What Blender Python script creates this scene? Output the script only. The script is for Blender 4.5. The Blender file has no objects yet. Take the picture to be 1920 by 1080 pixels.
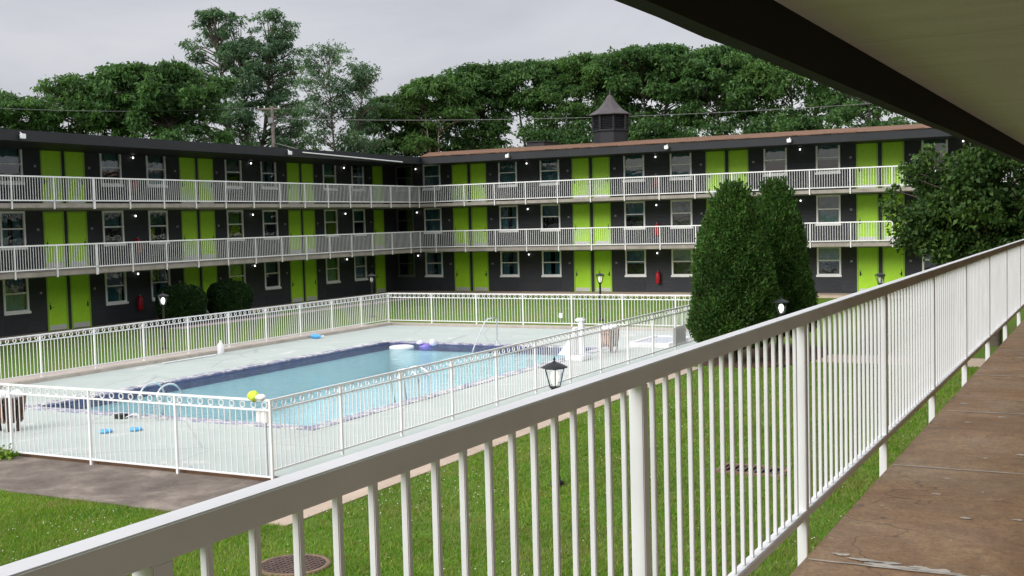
import bpy, math, random
import numpy as np
from mathutils import Matrix, Vector
random.seed(4); RNG = np.random.default_rng(11)
R_ = math.radians
SC = bpy.context.scene
COL = SC.collection
ORG = {}

# ------------------------------------------------------------------ helpers
class MB:
    """collects shapes, links them as one mesh object"""
    def __init__(s): s.v = []; s.f = []; s.sm = []
    def add(s, vs, fs, smooth=False):
        o = len(s.v); s.v += [tuple(v) for v in vs]
        s.f += [tuple(i + o for i in f) for f in fs]; s.sm += [smooth] * len(fs)
        return s
    def box(s, x0, x1, y0, y1, z0, z1, bev=0.0):
        if bev <= 0:
            return s.add([(x0,y0,z0),(x1,y0,z0),(x1,y1,z0),(x0,y1,z0),(x0,y0,z1),(x1,y0,z1),(x1,y1,z1),(x0,y1,z1)],
                  [(0,3,2,1),(4,5,6,7),(0,1,5,4),(1,2,6,5),(2,3,7,6),(3,0,4,7)])
        b = bm_box(x1-x0, y1-y0, z1-z0, bev)
        c = ((x0+x1)/2, (y0+y1)/2, (z0+z1)/2)
        return s.add([(v[0]+c[0], v[1]+c[1], v[2]+c[2]) for v in b[0]], b[1])
    def tube(s, pts, r, n=8, caps=True, smooth=True):
        pts = [Vector(p) for p in pts]; rr = r if isinstance(r, (list, tuple)) else [r]*len(pts)
        vs = []; fs = []; pu = None
        for i, p in enumerate(pts):
            t = (pts[min(i+1, len(pts)-1)] - pts[max(i-1, 0)]).normalized()
            if pu is None:
                pu = t.cross(Vector((0,0,1)))
                if pu.length < 1e-3: pu = t.cross(Vector((1,0,0)))
            u = (pu - t*pu.dot(t)).normalized(); w = t.cross(u); pu = u
            for k in range(n):
                a = 2*math.pi*k/n
                vs.append(p + (u*math.cos(a) + w*math.sin(a))*rr[i])
        for i in range(len(pts)-1):
            for k in range(n):
                k2 = (k+1) % n
                fs.append((i*n+k, i*n+k2, (i+1)*n+k2, (i+1)*n+k))
        s.add(vs, fs, smooth)
        if caps:
            m = len(pts)-1
            s.add(vs[:n], [tuple(range(n))[::-1]]); s.add(vs[m*n:], [tuple(range(n))])
        return s
    def lathe(s, prof, c=(0,0,0), n=16, smooth=True, ang=0.0, caps=True):
        vs = []; fs = []
        for r, z in prof:
            for k in range(n):
                a = 2*math.pi*k/n + ang
                vs.append((c[0]+r*math.cos(a), c[1]+r*math.sin(a), c[2]+z))
        for i in range(len(prof)-1):
            for k in range(n):
                k2 = (k+1) % n
                fs.append((i*n+k, i*n+k2, (i+1)*n+k2, (i+1)*n+k))
        s.add(vs, fs, smooth)
        if caps:
            m = len(prof)-1
            s.add(vs[:n], [tuple(range(n))[::-1]]); s.add(vs[m*n:], [tuple(range(n))])
        return s
    def mesh(s, name, m):
        me = bpy.data.meshes.new(name); me.from_pydata(s.v, [], s.f)
        me.polygons.foreach_set('use_smooth', s.sm); me.materials.append(m); me.update()
        return me
    def build(s, name, m, parent=None):
        if parent is not None:
            o = ORG.get(parent.name, (0,0,0))
            s.v = [(x-o[0], y-o[1], z-o[2]) for x, y, z in s.v]
        return link(name, s.mesh(name, m), parent)

_bc = {}
def bm_box(w, d, h, bev):
    """box with chamfered edges"""
    key = (round(w,4), round(d,4), round(h,4), bev)
    if key in _bc: return _bc[key]
    import bmesh
    bm = bmesh.new(); bmesh.ops.create_cube(bm, size=1.0)
    for v in bm.verts: v.co = (v.co.x*w, v.co.y*d, v.co.z*h)
    bmesh.ops.bevel(bm, geom=list(bm.edges), offset=bev, segments=2, affect='EDGES')
    vs = [tuple(v.co) for v in bm.verts]; fs = [tuple(v.index for v in f.verts) for f in bm.faces]
    bm.free(); _bc[key] = (vs, fs); return vs, fs

def link(name, me, parent=None, loc=(0,0,0), rz=0.0, inherit=True):
    o = bpy.data.objects.new(name, me); COL.objects.link(o)
    o.location = loc; o.rotation_euler = (0,0,rz)
    if parent is not None:
        o.parent = parent
        if inherit: ORG[o.name] = ORG.get(parent.name, (0,0,0))
    return o
def tag(o, label=None, cat=None, group=None, kind=None):
    if label: o['label'] = label
    if cat: o['category'] = cat
    if group: o['group'] = group
    if kind: o['kind'] = kind
    return o
def thing(name, label, cat, loc=(0,0,0), group=None, rz=0.0):
    o = bpy.data.objects.new(name, None); COL.objects.link(o)
    o.empty_display_size = .2
    o.location = loc; o.rotation_euler = (0,0,rz); ORG[o.name] = tuple(loc) if rz == 0 else (0,0,0)
    return tag(o, label, cat, group)
def npmesh(name, V, F, m, smooth=False):
    me = bpy.data.meshes.new(name); V = np.asarray(V, np.float32); F = np.asarray(F, np.int32)
    k = F.shape[1]
    me.vertices.add(len(V)); me.vertices.foreach_set('co', V.ravel())
    me.loops.add(F.size); me.loops.foreach_set('vertex_index', F.ravel())
    me.polygons.add(len(F)); me.polygons.foreach_set('loop_start', np.arange(0, F.size, k, dtype=np.int32))
    me.polygons.foreach_set('loop_total', np.full(len(F), k, np.int32))
    if smooth: me.polygons.foreach_set('use_smooth', np.ones(len(F), bool))
    me.materials.append(m); me.update(calc_edges=True); return me

# ------------------------------------------------------------------ materials
def nt(name):
    m = bpy.data.materials.new(name); m.use_nodes = True
    t = m.node_tree; t.nodes.clear(); return m, t
def N(t, typ, **kw):
    n = t.nodes.new(typ)
    for k, v in kw.items():
        if k.startswith('i_'): n.inputs[k[2:].replace('_', ' ')].default_value = v
        else: setattr(n, k, v)
    return n
def L(t, a, b): t.links.new(a, b)
def c4(c): return (c[0], c[1], c[2], 1)
def ramp(t, fac, stops):
    r = N(t, 'ShaderNodeValToRGB'); e = r.color_ramp.elements
    while len(e) < len(stops): e.new(.5)
    for i, (p, c) in enumerate(stops): e[i].position = p; e[i].color = c4(c) if len(c) == 3 else c
    L(t, fac, r.inputs['Fac']); return r.outputs['Color']
def mixc(t, fac, a, b, blend='MIX'):
    m = N(t, 'ShaderNodeMix', data_type='RGBA', blend_type=blend)
    for s, i in ((fac, 0), (a, 6), (b, 7)):
        if hasattr(s, 'links'): L(t, s, m.inputs[i])
        else: m.inputs[i].default_value = s if i == 0 else c4(s)
    return m.outputs[2]
def noise(t, scale, detail=6, rough=.6, vec=None, dist=0.0):
    n = N(t, 'ShaderNodeTexNoise'); n.inputs['Scale'].default_value = scale
    n.inputs['Detail'].default_value = detail; n.inputs['Roughness'].default_value = rough
    n.inputs['Distortion'].default_value = dist
    if vec is None: vec = N(t, 'ShaderNodeTexCoord').outputs['Object']
    L(t, vec, n.inputs['Vector']); return n.outputs['Fac']
def finish(t, col, rough=.6, bump=None, bstr=.2, bdist=.01, spec=.5, metal=0.0):
    p = N(t, 'ShaderNodeBsdfPrincipled'); o = N(t, 'ShaderNodeOutputMaterial')
    if hasattr(col, 'links'): L(t, col, p.inputs['Base Color'])
    else: p.inputs['Base Color'].default_value = c4(col)
    if hasattr(rough, 'links'): L(t, rough, p.inputs['Roughness'])
    else: p.inputs['Roughness'].default_value = rough
    p.inputs['Specular IOR Level'].default_value = spec; p.inputs['Metallic'].default_value = metal
    if bump is not None:
        b = N(t, 'ShaderNodeBump'); b.inputs['Strength'].default_value = bstr; b.inputs['Distance'].default_value = bdist
        L(t, bump, b.inputs['Height']); L(t, b.outputs['Normal'], p.inputs['Normal'])
    L(t, p.outputs[0], o.inputs[0]); return p
def paint(name, c, rough=.5, var=.12, scale=6, bump=40, bstr=.08, spec=.4, metal=0.0, dirt=None, dirt_at=(.62,.75)):
    m, t = nt(name)
    a = tuple(x*(1-var) for x in c); b = tuple(min(1, x*(1+var)) for x in c)
    col = ramp(t, noise(t, scale), [(.3, a), (.7, b)])
    if dirt:
        f = ramp(t, noise(t, scale*2.3, 8, .7), [(dirt_at[0], (0,0,0)), (dirt_at[1], (1,1,1))])
        col = mixc(t, f, col, dirt)
    finish(t, col, rough, noise(t, bump, 3), bstr, .004, spec, metal); return m
def emit(name, c, s):
    m, t = nt(name); e = N(t, 'ShaderNodeEmission'); e.inputs[0].default_value = c4(c); e.inputs[1].default_value = s
    o = N(t, 'ShaderNodeOutputMaterial'); L(t, e.outputs[0], o.inputs[0]); return m

M = {}
M['white'] = paint('white_paint', (.80,.79,.78), .42, .05, 3, 60, .06, dirt=(.45,.36,.26), dirt_at=(.70,.80))
M['rail_white'] = paint('rail_white', (.79,.795,.81), .4, .07, 2.2, 35, .1, dirt=(.40,.34,.27), dirt_at=(.67,.74))
M['fence_white'] = paint('fence_white', (.82,.82,.81), .45, .04, 4, 60, .05, dirt=(.5,.42,.34), dirt_at=(.70,.82))
M['frame_white'] = paint('window_white', (.90,.90,.89), .45, .04, 3)
M['green'] = paint('lime_door_paint', (.42,.76,.03), .45, .06, 2.2, 30, .05, dirt=(.34,.62,.03), dirt_at=(.66,.80))
M['green_edge'] = paint('lime_frame_paint', (.30,.52,.06), .45, .08, 3)
M['kick'] = paint('kick_plate', (.62,.62,.60), .4, .1, 5, metal=.2)
M['black'] = paint('black_paint', (.02,.02,.022), .45, .2, 5)
M['fascia'] = paint('dark_fascia', (.012,.013,.016), .6, .25, 1.2, 14, .15)
M['beam'] = paint('beam_black', (.0055,.0058,.0062), .85, .25, 2.5, 18, .3)
M['silver'] = paint('steel', (.55,.56,.58), .22, .08, 6, metal=1.0, bstr=.02)
M['chrome'] = paint('stainless_tube', (.72,.74,.76), .18, .05, 6, metal=.9, bstr=.01)
M['grey'] = paint('grey_plastic', (.30,.31,.32), .5, .1, 5)
M['red'] = paint('red_cover', (.42,.012,.022), .42, .18, 4)
M['white_plastic'] = paint('white_plastic', (.82,.82,.82), .4, .06, 5)
M['bulb'] = emit('lamp_glow', (1.0,.97,.92), 1.3)
M['bulb_small'] = emit('wall_lamp_glow', (1.0,.97,.95), 1.7)
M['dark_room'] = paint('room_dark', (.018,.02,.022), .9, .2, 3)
M['soffit'] = paint('soffit_paint', (.30,.28,.25), .85, .12, 1.5, 25, .2)
M['concrete_edge'] = paint('slab_edge', (.31,.275,.24), .8, .2, 2.0, 25, .25, dirt=(.16,.13,.11), dirt_at=(.55,.75))
M['tan_path'] = paint('tan_concrete', (.47,.37,.28), .85, .14, 1.1, 60, .3, dirt=(.28,.22,.17), dirt_at=(.6,.8))
M['pink_path'] = paint('pale_concrete', (.46,.38,.34), .85, .16, 1.0, 50, .3, dirt=(.25,.2,.17), dirt_at=(.58,.78))
M['kerb'] = paint('kerb_concrete', (.47,.42,.36), .85, .16, 1.5, 40, .3, dirt=(.24,.19,.15), dirt_at=(.56,.74))
M['deck_edge'] = paint('rusty_deck_edge', (.16,.09,.05), .85, .3, 3, 40, .3)
M['drain_rim'] = paint('drain_rim', (.20,.13,.085), .85, .3, 6, 40, .3)
M['mulch'] = paint('bark_mulch', (.085,.045,.028), .95, .55, 14, 60, .9)
M['soil'] = paint('bed_soil', (.06,.04,.028), .95, .4, 10, 50, .8)
M['bark'] = paint('tree_bark', (.10,.082,.064), .9, .35, 4, 18, .6)
M['bark_pale'] = paint('pale_bark', (.24,.20,.155), .9, .3, 3, 14, .5)
M['wood_pole'] = paint('weathered_pole', (.20,.17,.15), .85, .25, 3, 20, .4)
M['cable'] = paint('grey_cable', (.2,.2,.2), .6, .1, 4)
M['cable_white'] = paint('white_cable', (.72,.71,.70), .5, .06, 4)
M['wood'] = paint('brown_slats', (.20,.085,.05), .6, .35, 5, 30, .3)
M['wood_pale'] = paint('pinkish_slats', (.40,.23,.16), .65, .25, 5, 30, .3)
M['iron'] = paint('rusty_iron', (.085,.052,.04), .75, .4, 8, 30, .4)
M['coping'] = paint('lavender_coping', (.22,.22,.31), .6, .35, 2.0, 30, .2, dirt=(.60,.585,.55), dirt_at=(.47,.56))
M['tile'] = paint('navy_tile', (.075,.085,.19), .35, .3, 3)
M['yellow'] = paint('lime_yellow_cloth', (.62,.78,.08), .8, .15, 8)
M['blue_ring'] = paint('blue_vinyl', (.10,.42,.78), .35, .1, 6)
M['purple'] = paint('purple_vinyl', (.22,.17,.52), .35, .2, 6)
M['lilac'] = paint('lilac_vinyl', (.70,.64,.80), .35, .15, 6)
M['blue_cover'] = paint('blue_grey_cover', (.40,.44,.52), .5, .12, 2)
M['spire'] = paint('lead_roof', (.075,.066,.068), .8, .25, 3, 20, .3)

def m_wall():
    m, t = nt('painted_block_wall')
    tc = N(t, 'ShaderNodeTexCoord'); sp = N(t, 'ShaderNodeSeparateXYZ'); L(t, tc.outputs['Object'], sp.inputs[0])
    ad = N(t, 'ShaderNodeMath', operation='ADD'); L(t, sp.outputs[0], ad.inputs[0]); L(t, sp.outputs[1], ad.inputs[1])
    cb = N(t, 'ShaderNodeCombineXYZ'); L(t, ad.outputs[0], cb.inputs[0]); L(t, sp.outputs[2], cb.inputs[1])
    b = N(t, 'ShaderNodeTexBrick'); L(t, cb.outputs[0], b.inputs['Vector'])
    b.inputs['Scale'].default_value = 1.0; b.inputs['Brick Width'].default_value = .4; b.inputs['Row Height'].default_value = .2
    b.inputs['Mortar Size'].default_value = .008; b.inputs['Mortar Smooth'].default_value = .4
    b.inputs['Color1'].default_value = c4((.035,.038,.045)); b.inputs['Color2'].default_value = c4((.041,.044,.051))
    b.inputs['Mortar'].default_value = c4((.029,.032,.038))
    col = mixc(t, ramp(t, noise(t, .7, 5), [(.35, (0,0,0)), (.75, (.5,.5,.5))]), b.outputs['Color'], (.046,.046,.05))
    inv = N(t, 'ShaderNodeMath', operation='SUBTRACT'); inv.inputs[0].default_value = 1; L(t, b.outputs['Fac'], inv.inputs[1])
    finish(t, col, .7, inv.outputs[0], .5, .01, .35); return m
M['wall'] = m_wall()

def m_roof():
    m, t = nt('brown_shingles')
    tc = N(t, 'ShaderNodeTexCoord')
    b = N(t, 'ShaderNodeTexBrick'); L(t, tc.outputs['Object'], b.inputs['Vector'])
    b.inputs['Scale'].default_value = 1.0; b.inputs['Brick Width'].default_value = .33; b.inputs['Row Height'].default_value = .16
    b.inputs['Mortar Size'].default_value = .012
    b.inputs['Color1'].default_value = c4((.20,.108,.066)); b.inputs['Color2'].default_value = c4((.13,.072,.046)); b.inputs['Mortar'].default_value = c4((.06,.035,.025))
    col = mixc(t, .45, b.outputs['Color'], ramp(t, noise(t, 3.0, 8, .7), [(.3, (.12,.06,.036)), (.7, (.25,.14,.085))]))
    finish(t, col, .9, noise(t, 30, 4), .5, .02, .2); return m
M['roof'] = m_roof()
M['roof_dark'] = paint('dark_membrane', (.04,.04,.042), .85, .2, 1.5, 30, .3)

def m_leaf(name, cols, trans=.32, rough=.55, dry=None, spread=(.58,1.30)):
    m, t = nt(name)
    g = N(t, 'ShaderNodeNewGeometry')
    n = len(cols)
    col = ramp(t, g.outputs['Random Per Island'], [(i/(n-1), c) for i, c in enumerate(cols)])
    big = ramp(t, noise(t, .55, 3), [(.32, (spread[0],spread[0]*1.05,spread[0]*1.1)), (.68, (spread[1],spread[1]*.96,spread[1]*.84))])
    col = mixc(t, 1.0, col, big, 'MULTIPLY')
    if dry: col = mixc(t, ramp(t, noise(t, 1.1, 6, .65, dist=.7), [(.50, (0,0,0)), (.70, (.8,.8,.8))]), col, dry)
    p = N(t, 'ShaderNodeBsdfPrincipled'); L(t, col, p.inputs['Base Color']); p.inputs['Roughness'].default_value = rough
    p.inputs['Specular IOR Level'].default_value = .16
    tr = N(t, 'ShaderNodeBsdfTranslucent'); L(t, mixc(t, 1.0, col, (1.3,1.35,.7), 'MULTIPLY'), tr.inputs[0])
    mx = N(t, 'ShaderNodeMixShader'); mx.inputs[0].default_value = trans
    L(t, p.outputs[0], mx.inputs[1]); L(t, tr.outputs[0], mx.inputs[2])
    o = N(t, 'ShaderNodeOutputMaterial'); L(t, mx.outputs[0], o.inputs[0]); return m
M['leaf_dark'] = m_leaf('leaf_dark', [(0.033, 0.083, 0.03), (0.053, 0.125, 0.04), (0.077, 0.163, 0.05), (0.112, 0.2, 0.069)])
M['leaf_mid'] = m_leaf('leaf_mid', [(0.044, 0.111, 0.034), (0.072, 0.156, 0.044), (0.098, 0.195, 0.055), (0.137, 0.234, 0.078)])
M['leaf_cool'] = m_leaf('leaf_cool', [(0.043, 0.1, 0.057), (0.07, 0.144, 0.077), (0.106, 0.188, 0.106), (0.163, 0.25, 0.156)])
M['leaf_thuja'] = m_leaf('leaf_thuja', [(0.021, 0.064, 0.014), (0.037, 0.098, 0.018), (0.053, 0.127, 0.025), (0.086, 0.178, 0.039), (0.057, 0.057, 0.023)], .25)
M['leaf_maple'] = m_leaf('leaf_maple', [(0.021, 0.055, 0.016), (0.039, 0.087, 0.021), (0.06, 0.115, 0.028), (0.098, 0.172, 0.039)], .25, .5)
M['leaf_shrub'] = m_leaf('leaf_shrub', [(.012,.034,.010), (.02,.052,.014), (.032,.07,.018)], .15)
M['core'] = paint('dark_hull', (.010,.022,.008), .95, .4, 6)  # hull added inside bushes to occlude, inner shade put into its dark colour

def m_lawn():
    m, t = nt('lawn')
    a = ramp(t, noise(t, 22, 8, .75), [(.28, (.06,.125,.012)), (.5, (.105,.205,.022)), (.72, (.16,.265,.042))])
    b = mixc(t, ramp(t, noise(t, .45, 5, .6, dist=.6), [(.42, (0,0,0)), (.68, (.75,.75,.75))]), a, (.17,.175,.05))
    c = mixc(t, ramp(t, noise(t, 1.6, 7, .7), [(.60, (0,0,0)), (.74, (.7,.7,.7))]), b, (.20,.155,.065))
    finish(t, c, .9, noise(t, 70, 6, .7), .8, .03, .15); return m
M['lawn'] = m_lawn()
M['blade'] = m_leaf('grass_blade', [(0.081, 0.184, 0.013), (0.119, 0.254, 0.019), (0.157, 0.302, 0.03), (0.227, 0.335, 0.054), (0.281, 0.227, 0.097)], .3, .5, dry=(.25,.24,.075), spread=(.78,1.2))
M['clover'] = paint('clover_flower', (.78,.76,.68), .8, .1, 30)

def m_deck():
    m, t = nt('pale_green_deck')
    a = ramp(t, noise(t, .6, 6, .6), [(.3, (.395,.45,.41)), (.7, (.455,.505,.465))])
    w = ramp(t, noise(t, .9, 7, .72, dist=.8), [(.58, (0,0,0)), (.68, (.8,.8,.8))])
    a = mixc(t, w, a, (.66,.64,.59))
    s = ramp(t, noise(t, 7, 8, .75), [(.66, (0,0,0)), (.76, (.6,.6,.6))])
    a = mixc(t, s, a, (.30,.31,.29))
    a = mixc(t, ramp(t, noise(t, .35, 6, .65, dist=.5), [(.5, (0,0,0)), (.75, (.35,.35,.35))]), a, (.37,.41,.375))
    cr = N(t, 'ShaderNodeTexVoronoi', feature='DISTANCE_TO_EDGE'); cr.inputs['Scale'].default_value = .33; L(t, N(t, 'ShaderNodeTexCoord').outputs['Object'], cr.inputs['Vector'])
    a = mixc(t, ramp(t, cr.outputs['Distance'], [(.0, (.5,.5,.5)), (.012, (0,0,0))]), a, (.26,.27,.25))
    finish(t, a, .7, noise(t, 60, 4), .15, .005, .35); return m
M['deck'] = m_deck()

def m_apron():
    m, t = nt('stained_apron')
    a = ramp(t, noise(t, .9, 10, .74, dist=.25), [(.32, (.075,.058,.047)), (.5, (.16,.13,.105)), (.68, (.31,.26,.215))])
    a = mixc(t, ramp(t, noise(t, 9, 6, .7), [(.6, (0,0,0)), (.75, (.5,.5,.5))]), a, (.3,.27,.23))
    finish(t, a, .85, noise(t, 50, 5), .3, .006, .3); return m
M['apron'] = m_apron()

def m_walk():
    m, t = nt('brown_walkway')
    tc = N(t, 'ShaderNodeTexCoord'); mp = N(t, 'ShaderNodeMapping'); L(t, tc.outputs['Object'], mp.inputs['Vector'])
    mp.inputs['Scale'].default_value = (.75, 1.0, 1)
    a = ramp(t, noise(t, 1.0, 10, .74, mp.outputs[0], 1.4), [(.26, (.21,.11,.055)), (.45, (.40,.235,.12)), (.60, (.53,.33,.18)), (.76, (.62,.44,.27))])
    g = ramp(t, noise(t, .8, 4, .5), [(.45, (0,0,0)), (.7, (.5,.5,.5))])
    a = mixc(t, g, a, (.42,.31,.19))
    a = mixc(t, ramp(t, noise(t, 12, 8, .75), [(.35, (.45,.45,.45)), (.6, (0,0,0))]), a, (.17,.10,.058))
    # pale chips and scraped paint
    v = N(t, 'ShaderNodeTexVoronoi'); v.inputs['Scale'].default_value = 4.2; L(t, mp.outputs[0], v.inputs['Vector'])
    ch = N(t, 'ShaderNodeMath', operation='ADD'); L(t, v.outputs['Distance'], ch.inputs[0])
    nz = N(t, 'ShaderNodeMath', operation='MULTIPLY'); L(t, noise(t, 6, 6, .7), nz.inputs[0]); nz.inputs[1].default_value = .45
    L(t, nz.outputs[0], ch.inputs[1])
    a = mixc(t, ramp(t, ch.outputs[0], [(.255, (.8,.8,.8)), (.285, (0,0,0))]), a, (.60,.54,.46))
    a = mixc(t, ramp(t, noise(t, 55, 4, .8), [(.38, (.55,.55,.55)), (.5, (0,0,0))]), a, (.13,.08,.05))
    a = mixc(t, ramp(t, noise(t, 48, 4, .8), [(.60, (0,0,0)), (.70, (.45,.45,.45))]), a, (.58,.47,.34))
    vc = N(t, 'ShaderNodeTexVoronoi', feature='DISTANCE_TO_EDGE'); vc.inputs['Scale'].default_value = .5
    dv = N(t, 'ShaderNodeVectorMath', operation='ADD'); ns = N(t, 'ShaderNodeTexNoise'); ns.inputs['Scale'].default_value = 3.0; L(t, tc.outputs['Object'], ns.inputs['Vector'])
    L(t, tc.outputs['Object'], dv.inputs[0]); L(t, ns.outputs['Color'], dv.inputs[1]); L(t, dv.outputs[0], vc.inputs['Vector'])
    a = mixc(t, ramp(t, vc.outputs['Distance'], [(.0, (.7,.7,.7)), (.006, (0,0,0))]), a, (.07,.045,.03))
    rr = ramp(t, noise(t, 1.7, 5), [(.3, (.42,.42,.42)), (.7, (.75,.75,.75))])
    finish(t, a, rr, noise(t, 30, 6), .25, .006, .45); return m
M['walk'] = m_walk()
M['joint'] = paint('joint_sealant', (.66,.62,.56), .8, .3, 8)

def m_ceiling():
    m, t = nt('plaster_ceiling')
    tc = N(t, 'ShaderNodeTexCoord'); mp = N(t, 'ShaderNodeMapping'); L(t, tc.outputs['Object'], mp.inputs['Vector'])
    mp.inputs['Scale'].default_value = (1, 3.2, 1)
    a = ramp(t, noise(t, 1.0, 8, .7, mp.outputs[0]), [(.30, (.66,.68,.68)), (.70, (.78,.80,.81))])
    a = mixc(t, ramp(t, noise(t, 2.2, 8, .75, mp.outputs[0]), [(.62, (0,0,0)), (.72, (.6,.6,.6))]), a, (.55,.55,.53))
    a = mixc(t, ramp(t, noise(t, 26, 5, .8), [(.55, (0,0,0)), (.72, (.5,.5,.5))]), a, (.52,.52,.49))
    wv = N(t, 'ShaderNodeTexBrick'); L(t, tc.outputs['Object'], wv.inputs['Vector']); wv.inputs['Scale'].default_value = 1; wv.inputs['Brick Width'].default_value = 9; wv.inputs['Row Height'].default_value = 2.44; wv.inputs['Mortar Size'].default_value = .006
    wv.inputs['Color1'].default_value = wv.inputs['Color2'].default_value = (0,0,0,1); wv.inputs['Mortar'].default_value = (.6,.6,.6,1)
    a = mixc(t, wv.outputs['Color'], a, (.30,.27,.21))
    finish(t, a, .9, noise(t, 16, 8, .7, mp.outputs[0]), .6, .015, .2); return m
M['ceiling'] = m_ceiling()

def m_glass():
    m, t = nt('window_glass')
    tr = N(t, 'ShaderNodeBsdfTransparent'); tr.inputs[0].default_value = (.72,.80,.82,1)
    gl = N(t, 'ShaderNodeBsdfGlossy'); gl.inputs['Roughness'].default_value = .03; gl.inputs[0].default_value = (.95,.97,1,1)
    bp = N(t, 'ShaderNodeBump'); bp.inputs['Strength'].default_value = .12; bp.inputs['Distance'].default_value = .05
    L(t, noise(t, 1.6, 2), bp.inputs['Height']); L(t, bp.outputs[0], gl.inputs['Normal'])
    fr = N(t, 'ShaderNodeFresnel'); fr.inputs[0].default_value = 1.95
    mx = N(t, 'ShaderNodeMixShader'); L(t, fr.outputs[0], mx.inputs[0]); L(t, tr.outputs[0], mx.inputs[1]); L(t, gl.outputs[0], mx.inputs[2])
    o = N(t, 'ShaderNodeOutputMaterial'); L(t, mx.outputs[0], o.inputs[0]); return m
M['glass'] = m_glass()
M['lantern_glass'] = m_glass(); M['lantern_glass'].name = 'lantern_glass'
for n_ in M['lantern_glass'].node_tree.nodes:
    if n_.type == 'FRESNEL': n_.inputs[0].default_value = 1.18
    if n_.type == 'BSDF_TRANSPARENT': n_.inputs[0].default_value = (.95,.96,.96,1)
M['curtain'] = paint('teal_curtain', (.13,.31,.34), .9, .25, 3)
M['curtain_blue'] = paint('blue_teal_curtain', (.22,.43,.54), .9, .25, 3)
M['curtain_pale'] = paint('grey_sheer', (.26,.30,.30), .9, .2, 3)

def m_water():
    m, t = nt('pool_water')
    tc = N(t, 'ShaderNodeTexCoord')
    mp = N(t, 'ShaderNodeMapping'); L(t, tc.outputs['Object'], mp.inputs['Vector']); mp.inputs['Scale'].default_value = (1.0, .8, 1)
    n1 = noise(t, 4.2, 6, .62, mp.outputs[0], .6)
    bp = N(t, 'ShaderNodeBump'); bp.inputs['Strength'].default_value = .7; bp.inputs['Distance'].default_value = .05
    L(t, n1, bp.inputs['Height'])
    tr = N(t, 'ShaderNodeBsdfTransparent'); tr.inputs[0].default_value = (.84,.97,.985,1)
    gl = N(t, 'ShaderNodeBsdfGlossy'); gl.inputs['Roughness'].default_value = .04; L(t, bp.outputs[0], gl.inputs['Normal'])
    fr = N(t, 'ShaderNodeFresnel'); fr.inputs[0].default_value = 1.15; L(t, bp.outputs[0], fr.inputs['Normal'])
    mx = N(t, 'ShaderNodeMixShader'); L(t, fr.outputs[0], mx.inputs[0]); L(t, tr.outputs[0], mx.inputs[1]); L(t, gl.outputs[0], mx.inputs[2])
    o = N(t, 'ShaderNodeOutputMaterial'); L(t, mx.outputs[0], o.inputs[0]); return m
M['water'] = m_water()
M['pool_in'] = paint('pool_plaster', (.76,.95,1.0), .7, .06, .5, 8, .1)

# ------------------------------------------------------------------ world, sun, camera
w = bpy.data.worlds.new('World'); SC.world = w; w.use_nodes = True
t = w.node_tree; t.nodes.clear()
SUN_EL, SUN_ROT = R_(31), R_(204)
sky = N(t, 'ShaderNodeTexSky', sky_type='NISHITA'); sky.sun_disc = False
sky.sun_elevation = SUN_EL; sky.sun_rotation = SUN_ROT; sky.air_density = 1.0; sky.dust_density = 2.0
tc = N(t, 'ShaderNodeTexCoord'); mp = N(t, 'ShaderNodeMapping'); L(t, tc.outputs['Generated'], mp.inputs['Vector'])
mp.inputs['Scale'].default_value = (1, 1, 3.6); mp.inputs['Rotation'].default_value = (R_(6), R_(-5), 0)
cl = ramp(t, noise(t, 2.1, 7, .55, mp.outputs[0], .35), [(.26, (2.35,2.39,2.64)), (.45, (3.05,3.07,3.29)), (.57, (3.45,3.45,3.63)), (.74, (4.15,4.12,4.25))])
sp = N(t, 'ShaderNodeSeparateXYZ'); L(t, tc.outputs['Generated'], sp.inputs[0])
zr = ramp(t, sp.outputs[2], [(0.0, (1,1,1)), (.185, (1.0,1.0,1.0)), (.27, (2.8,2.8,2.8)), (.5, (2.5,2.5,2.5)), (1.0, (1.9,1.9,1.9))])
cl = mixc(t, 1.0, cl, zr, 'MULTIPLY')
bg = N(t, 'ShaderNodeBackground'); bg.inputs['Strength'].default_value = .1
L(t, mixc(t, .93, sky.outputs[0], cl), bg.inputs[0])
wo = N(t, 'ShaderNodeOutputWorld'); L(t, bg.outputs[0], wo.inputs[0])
sl = bpy.data.lights.new('sun', 'SUN'); sl.energy = 1.25; sl.angle = R_(36); sl.color = (1.0,.98,.955)
so = bpy.data.objects.new('sun', sl); COL.objects.link(so)
sd = Vector((math.sin(SUN_ROT)*math.cos(SUN_EL), math.cos(SUN_ROT)*math.cos(SUN_EL), math.sin(SUN_EL)))
so.rotation_euler = sd.to_track_quat('Z', 'Y').to_euler(); so.location = (-20, -10, 40)

cam = bpy.data.cameras.new('camera'); co = bpy.data.objects.new('camera', cam); COL.objects.link(co)
cam.sensor_width = 36; cam.lens = 41.25; cam.clip_start = .05; cam.clip_end = 3000
F = 2200.0
def ray(px, py): return Vector(((px-960)/F, -(py-540)/F, -1.0))
vY = ray(2115, 385).normalized(); nn = vY.cross(ray(-3300, 524)).normalized()
if nn.y < 0: nn = -nn
up = (nn - vY*nn.dot(vY)).normalized(); vX = vY.cross(up)
RW = Matrix((vX, vY, up)); EYE = Vector((0, 0, 4.19))
mw = RW.to_4x4(); mw.translation = EYE; co.matrix_world = mw
SC.camera = co
LAT = np.array([.89, .46, 0]); DEP = np.array([-.46, .89, 0])     # across / away from the view, used to give trees their breadth

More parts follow.
